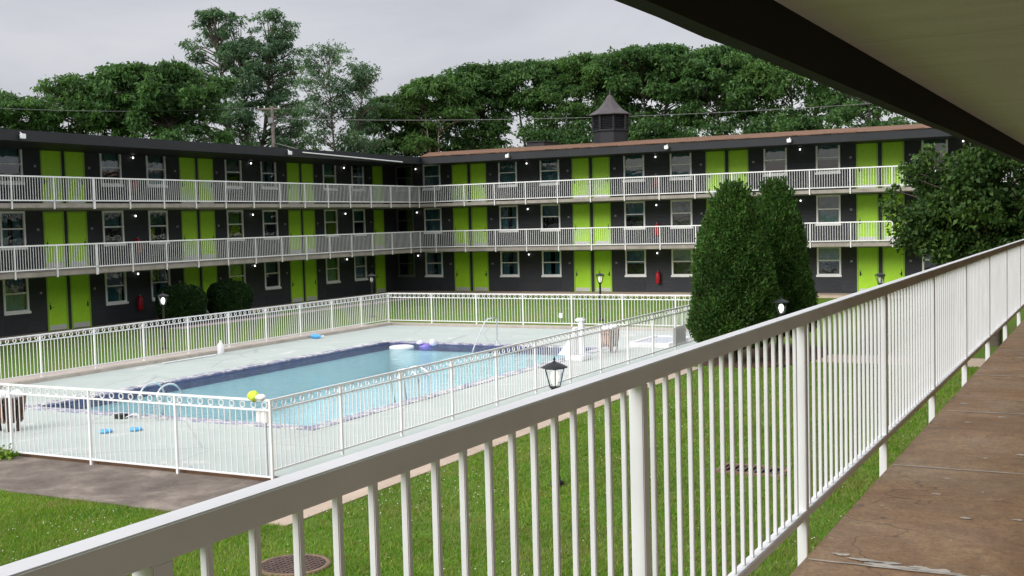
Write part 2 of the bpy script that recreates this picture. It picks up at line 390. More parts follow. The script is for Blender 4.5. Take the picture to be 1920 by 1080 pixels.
vs = SC.view_settings; SC.display_settings.display_device = 'sRGB'
vs.view_transform = 'Standard'; vs.look = 'None'; vs.gamma = 1; vs.exposure = 1.0; vs.use_curve_mapping = False
cy = SC.cycles; cy.use_denoising = True; cy.max_bounces = 8; cy.diffuse_bounces = 4; cy.glossy_bounces = 3
cy.transparent_max_bounces = 16; cy.transmission_bounces = 4; cy.caustics_reflective = False; cy.caustics_refractive = False
cy.sample_clamp_indirect = 4.0

# ------------------------------------------------------------------ dimensions
S, F0 = 2.6, .12
FL = [F0, F0+S, F0+2*S]
XR, XW = -36.4, -39.6      # left wing: balcony edge, wall
YR, YW = 57.9, 60.2        # back wing: balcony edge, wall
EAVE_T, EAVE_B = 7.93, 7.57

# ------------------------------------------------------------------ ground
def structure(name, mb, m): return tag(mb.build(name, m), kind='structure')
g = MB()
# lawn sheet to the horizon with a rectangular hole where the pool is dug
PX0, PX1, PY0, PY1 = -22.8, -14.8, 19.1, 34.0
BX0, BX1, BY0, BY1 = PX0-.35, PX1+.35, PY0-.35, PY1+.35
def holed(mb, X0, X1, Y0, Y1, x0, x1, y0, y1, z):
    for a, b, c, d in ((X0, x0, Y0, Y1), (x1, X1, Y0, Y1), (x0, x1, Y0, y0), (x0, x1, y1, Y1)):
        mb.add([(a,c,z),(b,c,z),(b,d,z),(a,d,z)], [(0,1,2,3)])
holed(g, -900, 900, -600, 1400, BX0, BX1, BY0, BY1, 0.0)
structure('ground', g, M['lawn'])

def slab(x0, x1, y0, y1, z0, z1, name, m): return structure(name, MB().box(x0, x1, y0, y1, z0, z1), m)
slab(-34, -11.985, 12.85, 14.99, -.1, .022, 'apron', M['apron'])
slab(-11.98, -10.42, 12.85, 31.0, -.1, .02, 'path', M['tan_path'])
slab(-8.2, 2.0, 33.1, 34.95, -.1, .02, 'path', M['tan_path'])
slab(-28.5, -27.0, 15.1, 40.6, -.1, .018, 'path', M['pink_path'])
slab(-36.1, -35.35, 37.2, 56.5, -.1, .02, 'path', M['pink_path'])
slab(-38.2, -36.104, 37.4, 43.6, -.1, .03, 'shrub_bed', M['soil'])
slab(XW-.3, -38.75, 8, YW, -.2, F0, 'walkway', M['tan_path'])
slab(-38.74, 2, 58.45, YW+.2, -.2, F0, 'walkway', M['tan_path'])

# mulch bed with an uneven edge around the two conical bushes
b = MB(); ring = []
for k in range(40):
    a = 2*math.pi*k/40
    rx, ry = 1.95+.1*math.sin(3*a+1), 2.9+.14*math.sin(4*a)
    ring.append((-9.85+rx*math.copysign(abs(math.cos(a))**.7, math.cos(a)), 34.2+ry*math.copysign(abs(math.sin(a))**.7, math.sin(a))))
b.add([(x,y,.0) for x,y in ring]+[(x,y,.05) for x,y in ring], [(k,(k+1)%40,40+(k+1)%40,40+k) for k in range(40)]+[tuple(range(40,80))])
structure('mulch_bed', b, M['mulch'])

# pool deck
DX0, DX1, DY0, DY1 = -26.5, -12.2, 15.06, 39.75
d = MB(); holed(d, DX0, DX1, DY0, DY1, BX0, BX1, BY0, BY1, .10)
structure('pool_deck', d, M['deck'])
d = MB()
d.box(DX0, DX1, DY0-.045, DY0-.002, -.1, .085); d.box(DX0, DX1+.0, DY1+.002, DY1+.05, -.1, .09)
structure('deck_edge', d, M['deck_edge'])
k = MB(); k.box(DX1+.002, -11.985, DY0-.05, 39.9, -.1, .125); structure('kerb', k, M['concrete_edge'])
k = MB(); k.box(-26.95, DX0-.002, 15.0, 40.1, -.1, .20); k.box(DX0, DX1, DY1+.052, 40.1, -.1, .19); structure('kerb', k, M['kerb'])

# pool: coping, tiled walls, basin, water
c = MB()
for a in ((BX0, PX0, BY0, BY1), (PX1, BX1, BY0, BY1), (PX0, PX1, BY0, PY0), (PX0, PX1, PY1, BY1)):
    c.box(a[0]+.001, a[1]-.001, a[2]+.001, a[3]-.001, -.06, .118)
c.build('pool_coping', M['coping']); 
cop = bpy.data.objects['pool_coping']; cop['kind'] = 'structure'
ti = MB()
e = .03
for a in ((PX0, PX0+e, PY0, PY1), (PX1-e, PX1, PY0, PY1), (PX0+e, PX1-e, PY0, PY0+e), (PX0+e, PX1-e, PY1-e, PY1)):
    ti.box(a[0], a[1], a[2], a[3], -.16, .08)
structure('pool_tile_band', ti, M['tile'])
pb = MB()
zs = lambda y: -1.05 - .75*max(0, min(1, (30-y)/8))
ys = [PY0, 22, 30, PY1]
for i in range(3):
    pb.add([(PX0, ys[i], zs(ys[i])), (PX1, ys[i], zs(ys[i])), (PX1, ys[i+1], zs(ys[i+1])), (PX0, ys[i+1], zs(ys[i+1]))], [(0,1,2,3)])
pb.add([(PX0,PY0,zs(PY0)),(PX0,22,zs(22)),(PX0,30,zs(30)),(PX0,PY1,zs(PY1)),(PX0,PY1,-.06),(PX0,PY0,-.06)], [(0,1,2,3,4,5)])
pb.add([(PX1,PY0,zs(PY0)),(PX1,22,zs(22)),(PX1,30,zs(30)),(PX1,PY1,zs(PY1)),(PX1,PY1,-.06),(PX1,PY0,-.06)], [(5,4,3,2,1,0)])
pb.add([(PX0,PY0,zs(PY0)),(PX1,PY0,zs(PY0)),(PX1,PY0,-.06),(PX0,PY0,-.06)], [(3,2,1,0)])
pb.add([(PX0,PY1,zs(PY1)),(PX1,PY1,zs(PY1)),(PX1,PY1,-.06),(PX0,PY1,-.06)], [(0,1,2,3)])
# entry steps at the far end, below the handrail
for i in range(3): pb.box(-20.4, -17.2, PY1-.4*(i+1), PY1-.4*i-.002, -1.1, -.75+.22*(2-i)-.0)
structure('pool_basin', pb, M['pool_in'])
wt = MB(); wt.add([(PX0+e, PY0+e, .058), (PX1-e, PY0+e, .058), (PX1-e, PY1-e, .058), (PX0+e, PY1-e, .058)], [(0,1,2,3)])
structure('pool_water', wt, M['water'])

# ------------------------------------------------------------------ facade kit
WW, WH, WS = 1.21, 1.48, .90          # window width, height, sill above floor
def window_kit():
    f = MB(); a = .088
    f.box(-WW/2, -WW/2+a, -.035, .06, 0, WH); f.box(WW/2-a, WW/2, -.035, .06, 0, WH)
    f.box(-WW/2+a, WW/2-a, -.033, .06, WH-a, WH); f.box(-WW/2+a, WW/2-a, -.033, .06, 0, a)
    f.box(-WW/2+a, WW/2-a, -.028, .05, WH*.52-.03, WH*.52+.03)
    fm = f.mesh('window', M['frame_white'])
    sm = MB().box(-WW/2-.04, WW/2+.04, -.09, -.036, -.07, .035, .008).mesh('sill', M['frame_white'])
    pm = MB().add([(-WW/2+a,.02,a),(WW/2-a,.02,a),(WW/2-a,.02,WH-a),(-WW/2+a,.02,WH-a)], [(0,1,2,3)]).mesh('pane', M['glass'])
    cs = []
    for spans, z0, m in ((((-.53,-.12),(.14,.53)), .03, 'curtain'), (((-.53,.53),), .70, 'curtain'), (((-.53,.53),), .02, 'curtain'),
                         (((-.53,-.30),(.26,.53)), .03, 'curtain_blue'), (((-.53,.53),), .66, 'curtain_blue'), (((-.53,-.02),(.3,.53)), .03, 'curtain_pale')):
        cm = MB()
        for u0, u1 in spans:
            n = max(6, int((u1-u0)*34)); vs_ = []
            for i in range(n+1):
                u = u0+(u1-u0)*i/n; y = .16+.022*math.sin(u*52)+.012*math.sin(u*23+1)
                vs_ += [(u, y, z0), (u, y, WH-.02)]
            cm.add(vs_, [(2*i, 2*i+2, 2*i+3, 2*i+1) for i in range(n)], True)
        cs.append(cm.mesh('curtain', M[m]))
    return fm, sm, pm, cs
WIN = window_kit()
def put_window(wing, x, y, z, rz, variant):
    o = ORG[wing.name]; fm, sm, pm, cs = WIN
    f = link('window', fm, wing, (x-o[0], y-o[1], z-o[2]), rz)
    link('sill', sm, f); link('pane', pm, f); link('curtain', cs[variant], f)
DW, DH = 1.06, 2.36
def door_kit(hand):
    f = MB(); a = .075
    f.box(-DW/2, -DW/2+a, -.03, .0, 0, DH); f.box(DW/2-a, DW/2, -.03, .0, 0, DH); f.box(-DW/2+a, DW/2-a, -.03, .0, DH-a, DH)
    fr = f.mesh('door_frame', M['green_edge'])
    lf = MB().box(-DW/2+a+.004, DW/2-a-.004, -.018, -.002, .02, DH-a-.004).mesh('door', M['green'])
    kp = MB().box(-DW/2+a+.03, DW/2-a-.03, -.024, -.0182, .03, .235).mesh('kick_plate', M['kick'])
    x = hand*(DW/2-a-.085)
    h = MB().box(x-.035, x+.035, -.036, -.0182, .88, 1.10, .008); h.tube([(x, -.036, .98), (x, -.075, .98), (x-hand*.11, -.08, .98)], .011, 6)
    hd = h.mesh('handle', M['black'])
    k = MB(); k.lathe([(.022,0),(.026,.014),(.012,.02)], (0,0,0), 10)
    k.v = [(x+vx, -.037-vz, 1.17+vy) for vx, vy, vz in k.v]
    n = len(k.v); k.tube([(0,-.018,1.52), (0,-.026,1.52)], .014, 8); 
    kn = k.mesh('deadbolt', M['silver'])
    return lf, fr, kp, hd, kn
DOORS = {-1: door_kit(-1), 1: door_kit(1)}
NUMP = MB().box(-.06, .06, -.012, 0, -.05, .05, .004).mesh('number_plate', M['grey'])
ACB = MB().box(-.54, .54, -.02, 0, .0, .42)
for i in range(9): ACB.box(-.50, .50, -.026, -.0202, .03+i*.042, .052+i*.042)
ACM = ACB.mesh('vent_grille', M['wall'])
def put_door(wing, x, y, z, rz, hand):
    o = ORG[wing.name]; lf, fr, kp, hd, kn = DOORS[hand]
    d_ = link('door', lf, wing, (x-o[0], y-o[1], z-o[2]), rz)
    for nm, me in (('door_frame', fr), ('kick_plate', kp), ('handle', hd), ('deadbolt', kn)): link(nm, me, d_)
LAMPB = MB(); LAMPB.lathe([(.055,0),(.055,.02)], (0,0,0), 10)
LAMPB.v = [(x, -z, y) for x, y, z in LAMPB.v]
LAMPB.tube([(0,-.02,0),(0,-.12,.02),(0,-.16,-.03)], .018, 6); LAMPB = LAMPB.mesh('wall_lamp', M['grey'])
LAMPG = MB(); LAMPG.lathe([(.01,.0),(.026,-.011),(.039,-.038),(.035,-.066),(.02,-.084),(.005,-.088)], (0,-.17,0), 12); LAMPG = LAMPG.mesh('globe', M['bulb_small'])
def put_lamp(wing, x, y, z, rz):
    o = ORG[wing.name]; l_ = link('wall_lamp', LAMPB, wing, (x-o[0], y-o[1], z-o[2]), rz); link('globe', LAMPG, l_)
FLB = MB().box(-.10, .10, -.20, -.08, -.22, -.04, .015); FLB.tube([(0,0,.02), (0,-.10,-.06)], .022, 6); FLB = FLB.mesh('floodlight', M['white_plastic'])

def wall_mesh(axis, c, u0, u1, z0, z1, holes, nsign):
    """wall with window openings and a dark room box behind each; axis 'x' = wall in the plane X=c"""
    m = MB(); P = (lambda u, z, d=0: (c-nsign*d, u, z)) if axis == 'x' else (lambda u, z, d=0: (u, c-nsign*d, z))
    us = sorted({u0, u1, *[h[0] for h in holes], *[h[1] for h in holes]}); zz = sorted({z0, z1, *[h[2] for h in holes], *[h[3] for h in holes]})
    for i in range(len(us)-1):
        for j in range(len(zz)-1):
            cu, cz = (us[i]+us[i+1])/2, (zz[j]+zz[j+1])/2
            if any(h[0] < cu < h[1] and h[2] < cz < h[3] for h in holes): continue
            m.add([P(us[i],zz[j]), P(us[i+1],zz[j]), P(us[i+1],zz[j+1]), P(us[i],zz[j+1])], [(0,1,2,3)])
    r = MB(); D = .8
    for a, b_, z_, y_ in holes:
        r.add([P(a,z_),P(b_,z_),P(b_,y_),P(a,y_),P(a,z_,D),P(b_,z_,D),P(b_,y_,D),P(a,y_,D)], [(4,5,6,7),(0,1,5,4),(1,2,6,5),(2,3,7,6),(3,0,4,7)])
    return m, r

rv = random.Random(8)
# ------------------------------------------------------------------ left wing
LW = thing('motel_wing', 'left charcoal motel wing of three storeys with lime doors and flat dark roof', 'building', (XW, 34.0, 0))
per = 7.99
lw_win, lw_door, lw_lamp = [], [], []
for i in range(-2, 4):
    y0 = 33.93 + per*i
    for dy, h in ((.535, -1), (1.77, 1)):
        if y0+dy+.5 < 59.3: lw_door.append((y0+dy, h))
    for dy in (3.77, 6.49):
        if y0+dy+.7 < YW: lw_win.append(y0+dy)
    if y0+5.2 < YW: lw_lamp.append(y0+4.96)
holes = [(y-WW/2, y+WW/2, f+WS, f+WS+WH) for y in lw_win for f in FL]
wm, rm = wall_mesh('x', XW, 14, YW, -.2, 7.75, holes, 1)
lwall = wm.build('wall', M['wall'], LW); rm.build('room', M['dark_room'], lwall)
MB().box(XW-8, XW-.002, 13.9, 70, -.2, 7.5).build('rear_block', M['dark_room'], lwall) if False else None
for fi, f in enumerate(FL):
    for y in lw_win:
        put_window(LW, XW, y, f+WS, R_(90), rv.choice((1, 2, 4, 1, 3, 0)))
        if fi == 0: link('vent_grille', ACM, LW, (0.001, y-34.0, .28), R_(90))
    for y, h in lw_door:
        put_door(LW, XW, y, f, R_(90), h); link('number_plate', NUMP, LW, (.001, y-34.0+h*.80, f+1.62), R_(90))
    for y in lw_lamp: put_lamp(LW, XW, y, f+2.18, R_(90))
for f in FL[1:]:
    s_ = MB().box(XW+.001, XR+.06, 14, YW-.001, f-.17, f).build('balcony_slab', M['concrete_edge'], LW)
    MB().box(XW+.001, XR-.02, 14, YW-.001, f-.205, f-.172).build('soffit', M['soffit'], s_)
rf = MB(); rf.box(XW-7.5, XR+.62, 13.5, 57.28, EAVE_T-.1, EAVE_T); rf.box(XW-7.5, XR+.4, 57.28, 68, EAVE_T-.1, EAVE_T-.004)
roof = rf.build('roof', M['roof_dark'], LW)
fa = MB(); fa.box(XR+.58, XR+.66, 13.45, 57.2, EAVE_B, EAVE_T+.04); fa.box(XW-7.5, XW-7.42, 13.45, 68, EAVE_B, EAVE_T+.04)
fa.build('fascia', M['fascia'], roof)
MB().box(XW+.002, XR+.578, 13.5, 57.2, EAVE_B-.0+.02, EAVE_B+.06).build('eave_soffit', M['fascia'], roof)
rb = MB(); rb.box(XW-7.4, XW-.81, 13.6, 68, 0, 7.7); rb.build('rear_wall', M['wall'], LW)
for y in (29.8, 45.2): link('floodlight', FLB, LW, (XR+.66-XW, y-34, 7.86), R_(90))

# ------------------------------------------------------------------ back wing
BXE = 5.0
BW = thing('motel_wing', 'far charcoal motel wing of three storeys with brown shingle roof and louvred cupola', 'building', (-20, YW, 0))
perb = 7.81
bw_win, bw_door, bw_lamp = [-36.88], [], [-37.9]
for i in range(0, 5):
    x0 = -35.47 + perb*i
    for dx, h in ((.53, -1), (1.78, 1)): bw_door.append((x0+dx, h))
    for dx in (3.73, 6.42): bw_win.append(x0+dx)
    bw_lamp.append(x0+5.05)
bw_win = [x for x in bw_win if x < 3]; bw_door = [q for q in bw_door if q[0] < 3]
shaded_win = -38.85
holes = [(x-WW/2, x+WW/2, f+WS, f+WS+WH) for x in bw_win+[shaded_win] for f in FL]
wm, rm = wall_mesh('y', YW, XW, BXE, -.2, 7.75, holes, -1)
bwall = wm.build('wall', M['wall'], BW); rm.build('room', M['dark_room'], bwall)
M['frame_shaded'] = paint('window_shaded_frame', (.13,.13,.135), .5, .1, 4)  # corner shade is put into this darker copy of the white frame paint
gm = WIN[0].copy(); gm.materials[0] = M['frame_shaded']; gs = WIN[1].copy(); gs.materials[0] = M['frame_shaded']
for fi, f in enumerate(FL):
    for x in bw_win:
        put_window(BW, x, YW, f+WS, 0, rv.choice((1, 2, 4, 3, 4, 0, 5) if x > -18 else (1, 2, 1, 0, 2, 4)))
        if fi == 0: link('vent_grille', ACM, BW, (x+20, -.001, .28))
    o_ = link('window', gm, BW, (shaded_win+20, 0, f+WS)); link('sill', gs, o_); link('pane', WIN[2], o_)
    for x, h in bw_door:
        put_door(BW, x, YW, f, 0, h); link('number_plate', NUMP, BW, (x+20+h*.80, -.001, f+1.62))
    for x in bw_lamp: put_lamp(BW, x, YW, f+2.18, 0)
for f in FL[1:]:
    s_ = MB().box(XR+.061, BXE, YR-.06, YW-.001, f-.17, f).build('balcony_slab', M['concrete_edge'], BW)
    MB().box(XR+.061, BXE, YR+.02, YW-.001, f-.205, f-.172).build('soffit', M['soffit'], s_)
rf = MB(); y0, y1, yr = 57.22, 70.0, 63.6; zr_ = EAVE_T+.72
rf.add([(XR+.66,y0,EAVE_T+.05),(BXE+.6,y0,EAVE_T+.05),(BXE-2,yr,zr_),(XW+.5,yr,zr_)], [(0,1,2,3)])
rf.add([(XW-7,y1,EAVE_T+.05),(XW+.5,yr,zr_),(BXE-2,yr,zr_),(BXE+.6,y1,EAVE_T+.05)], [(0,1,2,3)][:1])
rf.add([(BXE+.6,y0,EAVE_T+.05),(BXE+.6,y1,EAVE_T+.05),(BXE-2,yr,zr_)], [(0,1,2)])
rf.add([(XR+.66,y0,EAVE_T+.05),(XW+.5,yr,zr_),(XW-7,y1,EAVE_T+.05),(XW-7,y0,EAVE_T+.02)], [(0,1,2,3)])
# ragged shingle edge along the eave
xx = XR+.7
while xx < BXE:
    wv = rv.uniform(.22,.42); rf.box(xx, xx+wv-.01, y0-.03-rv.uniform(0,.03), y0+.25, EAVE_T+.042, EAVE_T+.062+rv.uniform(0,.035)); xx += wv
broof = rf.build('roof', M['roof'], BW)
fa = MB(); fa.box(XR+.665, BXE+.6, y0, y0+.08, EAVE_B, EAVE_T+.036); fa.build('fascia', M['fascia'], broof)
MB().box(XR+.665, BXE+.5, y0+.082, YW-.002, EAVE_B+.02, EAVE_B+.06).build('eave_soffit', M['fascia'], broof)
MB().box(XW+.1, BXE, YW+.81, 69, 0, 7.8).build('rear_wall', M['wall'], BW)
for x in (-30.1, -20.9, -14.6): link('floodlight', FLB, BW, (x+20, y0-YW, 7.88))
# roof hatch box behind the ridge
hb = MB().box(-33.0, -31.8, 65.2, 67.0, 8.2, 9.02); hb.box(-33.08, -31.72, 65.1, 67.1, 9.022, 9.08); hb.build('roof_hatch', M['roof_dark'], broof)
# cupola: eight sided, louvred, with a flared roof and spike
CX, CY = -26.7, 63.6; c8 = R_(22.5+10)
cu = MB(); cu.lathe([(1.02,8.0),(1.02,9.20),(1.11,9.24),(1.11,9.34)], (CX,CY,0), 8, False, c8)
cup = cu.build('cupola', M['fascia'], BW)
lo = MB(); lo.lathe([(.89,9.34),(.89,10.18)], (CX,CY,0), 8, False, c8)
for k in range(8):
    a = c8+2*math.pi*k/8; lo.tube([(CX+1.02*math.cos(a), CY+1.02*math.sin(a), 9.341), (CX+1.02*math.cos(a), CY+1.02*math.sin(a), 10.18)], .07, 6, smooth=False)
for i in range(8): lo.lathe([(.91,9.44+i*.095),(1.00,9.40+i*.095),(1.00,9.415+i*.095),(.91,9.455+i*.095)], (CX,CY,0), 8, False, c8, caps=False)
lo.build('louvre', M['fascia'], cup)
sr = MB(); sr.lathe([(.91,10.17),(1.24,10.181),(1.24,10.23),(1.02,10.36),(.74,10.54),(.50,10.78),(.30,11.05),(.15,11.30),(.05,11.38),(.03,11.6),(.004,11.7)], (CX,CY,0), 8, False, c8)
sr.build('cupola_roof', M['spire'], cup)

# ------------------------------------------------------------------ balcony railings of the two far wings
def far_rail(label, axis, c, u0, u1, f, ups, cat='railing'):
    P = (lambda u, d, z: (c+d, u, z)) if axis == 'x' else (lambda u, d, z: (u, c+d, z))
    def bx(mb, ua, ub, da, db, za, zb):
        a, b_ = P(ua, da, za), P(ub, db, zb)
        mb.box(min(a[0],b_[0]), max(a[0],b_[0]), min(a[1],b_[1]), max(a[1],b_[1]), za, zb)
    base = P((u0+u1)/2, 0, f)
    root = thing('balcony_railing', label, cat, base, 'balcony railings on the far wings')
    m = MB(); bx(m, u0, u1, -.025, .025, f+.975, f+1.03); m.build('top_rail', M['white'], root)
    m = MB(); bx(m, u0, u1, -.025, .025, f+.08, f+.125); m.build('bottom_rail', M['white'], root)
    pmh = None
    for u in ups:
        if pmh is None:
            m = MB(); m.box(-.025, .025, -.025, .025, -.22, .968); pmh = m.mesh('post', M['white'])
        q = P(u, 0, f); link('post', pmh, root, (q[0]-base[0], q[1]-base[1], 0))
    allp = [u0]+list(ups)+[u1]
    for a, b_ in zip(allp[:-1], allp[1:]):
        if b_-a < .2: continue
        m = MB(); n = max(2, round((b_-a)/.122))
        for i in range(1, n):
            u = a+(b_-a)*i/n; bx(m, u-.008, u+.008, -.008, .008, f+.126, f+.969)
        m.build('baluster_panel', M['white'], root)
XRR = XR+.10; YRR = YR-.10
lps = [29.75-1.92*k for k in range(7, 0, -1)] + [29.75+1.93*k for k in range(0, 15)]
lps = [u for u in lps if u < YRR-.5]
for i, f in enumerate(FL[1:]):
    far_rail('white balcony railing along the %s floor of the left wing' % ('middle' if i == 0 else 'top'), 'x', XRR, 14.2, YRR, f, sorted(lps+[33.67]))
    bps = [XRR, XRR+1.05]+[XRR+1.05+1.95*k for k in range(1, 20)]
    far_rail('white balcony railing along the %s floor of the far wing' % ('middle' if i == 0 else 'top'), 'y', YRR, XRR, BXE, f, [u for u in bps if u < BXE])

# ------------------------------------------------------------------ pool fence
def pool_fence(label, axis, c, u0, u1, step, zb, skip=None):
    P = (lambda u, d, z: (c+d, u, z)) if axis == 'x' else (lambda u, d, z: (u, c+d, z))
    def bx(mb, ua, ub, da, db, za, zb_):
        a, b_ = P(ua, da, za), P(ub, db, zb_)
        mb.box(min(a[0],b_[0]), max(a[0],b_[0]), min(a[1],b_[1]), max(a[1],b_[1]), za, zb_)
    base = P((u0+u1)/2, 0, zb); H = 1.40
    root = thing('pool_fence', label, 'fence', base, 'white pool fence sides')
    m = MB(); bx(m, u0, u1, -.02, .02, H-.036, H); m.build('top_rail', M['fence_white'], root)
    m = MB(); bx(m, u0, u1, -.015, .015, H-.195, H-.165); m.build('middle_rail', M['fence_white'], root)
    m = MB(); bx(m, u0, u1, -.015, .015, zb+.085, zb+.115); m.build('bottom_rail', M['fence_white'], root)
    n = round((u1-u0)/step); us = [u0+(u1-u0)*i/n for i in range(n+1)]
    pm = MB().box(-.021, .021, -.021, .021, 0, H-zb-.002)
    pm = pm.mesh('post', M['fence_white'])
    for u in us[(1 if skip == 'first' else 0):]:
        q = P(u, 0, zb); link('post', pm, root, (q[0]-base[0], q[1]-base[1], 0))
    for a, b_ in zip(us[:-1], us[1:]):
        m = MB(); k = round((b_-a)/.121)
        for i in range(1, k):
            u = a+(b_-a)*i/k; bx(m, u-.0065, u+.0065, -.0065, .0065, zb+.116, H-.1955)
        k = round((b_-a)/.235); zc = H-.1005
        for i in range(k):
            u = a+(b_-a)*(i+.5)/k; vs_ = []; fs_ = []
            for s in range(12):
                an = 2*math.pi*s/12
                for rr, dd in ((.058,-.009),(.058,.009),(.044,.009),(.044,-.009)):
                    vs_.append(P(u+rr*math.cos(an), dd, zc+rr*math.sin(an)))
            for s in range(12):
                s2 = (s+1) % 12
                for e_ in range(4): fs_.append((s*4+e_, s*4+(e_+1)%4, s2*4+(e_+1)%4, s2*4+e_))
            m.add(vs_, fs_, False)
        m.build('picket_panel', M['fence_white'], root)
    return root
FXR, FYF, FXL, FYB = -12.33, 14.9, -26.72, 39.95
pool_fence('white pool fence side nearest the brown apron, with a bucket at its corner', 'y', FYF, FXL, FXR, 1.94, .022)
pool_fence('white pool fence side running along the tan path beside the near lawn', 'x', FXR, FYF, FYB, 1.92, .125, 'first')
pool_fence('white pool fence side facing the left wing, on a low beige kerb', 'x', FXL, FYF, FYB, 1.92, .20, 'first')
pool_fence('white pool fence side facing the far wing, behind the pool', 'y', FYB, FXL, FXR, 1.94, .19, 'first')

# ------------------------------------------------------------------ foreground wing
NW = thing('motel_wing', 'near wing seen from its own balcony, brown concrete walkway under a black beam', 'building', (0, 0, 0))
WXE, NY0, NY1 = 2.55, -10.0, 56.0; ZF = FL[1]
wk = MB(); wk.box(-1.22, WXE, NY0, NY1, ZF-.18, ZF, .006); walk = wk.build('walkway_floor', M['walk'], NW)
for y in [4.93+2.05*k for k in range(-3, 22)]:
    xa = -1.2; rj = random.Random(int(y*10)); jt = MB(); lo_ = []; hi_ = []
    while xa < WXE:          # worn sealant: an uneven ribbon
        wv = rj.uniform(.006,.015); oy = rj.uniform(-.004,.004)
        lo_.append((xa,y-wv+oy,ZF+.0035)); hi_.append((xa,y+wv*rj.uniform(.5,1.1)+oy,ZF+.0035)); xa += rj.uniform(.03,.12)
    n = len(lo_); jt.add(lo_+hi_, [(i,i+1,n+i+1,n+i) for i in range(n-1)]); jt.build('slab_joint', M['joint'], walk)
jt = MB(); rj = random.Random(5)
def splat(x, y, rx, ry, z):
    n = 11; jt.add([(x+rx*rj.uniform(.5,1.4)*math.cos(2*math.pi*i/n), y+ry*rj.uniform(.5,1.4)*math.sin(2*math.pi*i/n), z) for i in range(n)], [tuple(range(n))])
for k in range(70):          # paint drips and scuffs on the slab
    r0 = rj.uniform(.005,.026); splat(rj.uniform(-1.1,1.3), rj.uniform(4.4,15), r0*rj.uniform(.8,1.6), r0, ZF+.0036+k*1e-5)
for k in range(16): splat(-1.0+.042*k, 4.975-.004*k+rj.uniform(-.03,.03), rj.uniform(.03,.06), rj.uniform(.008,.028), ZF+.0046+k*1e-5)
pc_ = jt.build('paint_scuffs', M['joint'], walk); pc_['kind'] = 'stuff'
ce = MB(); ce.box(-1.499, WXE, NY0, NY1, 5.21, FL[2]+.1); ce.build('ceiling', M['ceiling'], NW)
# black edge beam with a slightly uneven lower lip
bm_ = MB(); ny = 120; rj = random.Random(3); vs_ = []
for i in range(ny+1):
    y = NY0+(NY1-NY0)*i/ny; d1, d2 = rj.uniform(-.006,.006), rj.uniform(-.004,.004)
    vs_ += [(-1.60+d1, y, 4.95+d2), (-1.50, y, 4.95+d2*.3), (-1.50, y, 5.4), (-1.60+d1, y, 5.4)]
bm_.add(vs_, [(i*4+e_, i*4+(e_+1)%4, (i+1)*4+(e_+1)%4, (i+1)*4+e_) for i in range(ny) for e_ in range(4)]+[(0,1,2,3),(ny*4+3,ny*4+2,ny*4+1,ny*4)])
bm_.build('edge_beam', M['beam'], NW)
MB().box(-1.2, WXE, NY0-.2, NY0-.002, 0, 8).build('sun_block_wall', M['wall'], NW)  # unseen wall, added to keep sun from shining along the walkway
MB().box(WXE+.001, WXE+6, NY0, -3.2, 0, 8).build('wall', M['wall'], NW)
nw = MB(); nw.box(WXE+.001, WXE+6, 4.7, NY1, 0, 8); nw.build('wall', M['wall'], NW)  # gap before this unseen wall is opened to let light into the walkway
for y in (-3.6, 1.0): MB().box(WXE-.25, WXE, y-.12, y+.12, 0, 5.209).build('column', M['frame_white'], NW)
MB().box(WXE-.3, WXE+.001, NY0, 4.69, 5.4, 8).build('upper_wall', M['wall'], NW)
MB().box(-1.9, WXE+6.3, NY0-.1, NY1, 8.001, 8.2).build('roof', M['roof_dark'], NW)  # unseen roof, added to block light from above

# near railing, every baluster a part (the far ones as one mesh)
NR = thing('balcony_railing', 'long white foreground railing edging the near walkway', 'railing', (-1.33, 3.345, ZF))
RX = -1.33
m = MB().box(RX-.027, RX+.027, NY0+.01, NY1, ZF+.963, ZF+1.02, .003); m.build('top_rail', M['rail_white'], NR)
m = MB().box(RX-.022, RX+.022, NY0+.01, NY1, ZF+.06, ZF+.10, .004); m.build('bottom_rail', M['rail_white'], NR)
pmn = MB().box(-.023, .023, -.023, .023, -.17, .962, .003).mesh('post', M['rail_white'])
bmn = MB().box(-.008, .008, -.008, .008, .101, .962, .002).mesh('baluster', M['rail_white'])
ypost = [3.345+2.03*k for k in range(-3, 26)]
far_b = MB(); cnt = 0; bys = []
for y in ypost: link('post', pmn, NR, (0, y-3.345, 0))
for a in ypost:
    for i in range(1, 17): bys.append(a+2.03*i/17)
for y in sorted(bys, key=lambda q: abs(q-4.5)):
    if cnt < 100: link('baluster', bmn, NR, (0, y-3.345, 0)); cnt += 1
    else: far_b.box(RX-.008, RX+.008, y-.008, y+.008, ZF+.101, ZF+.962)
fb = far_b.build('baluster', M['rail_white'], NR); fb['kind'] = 'stuff'

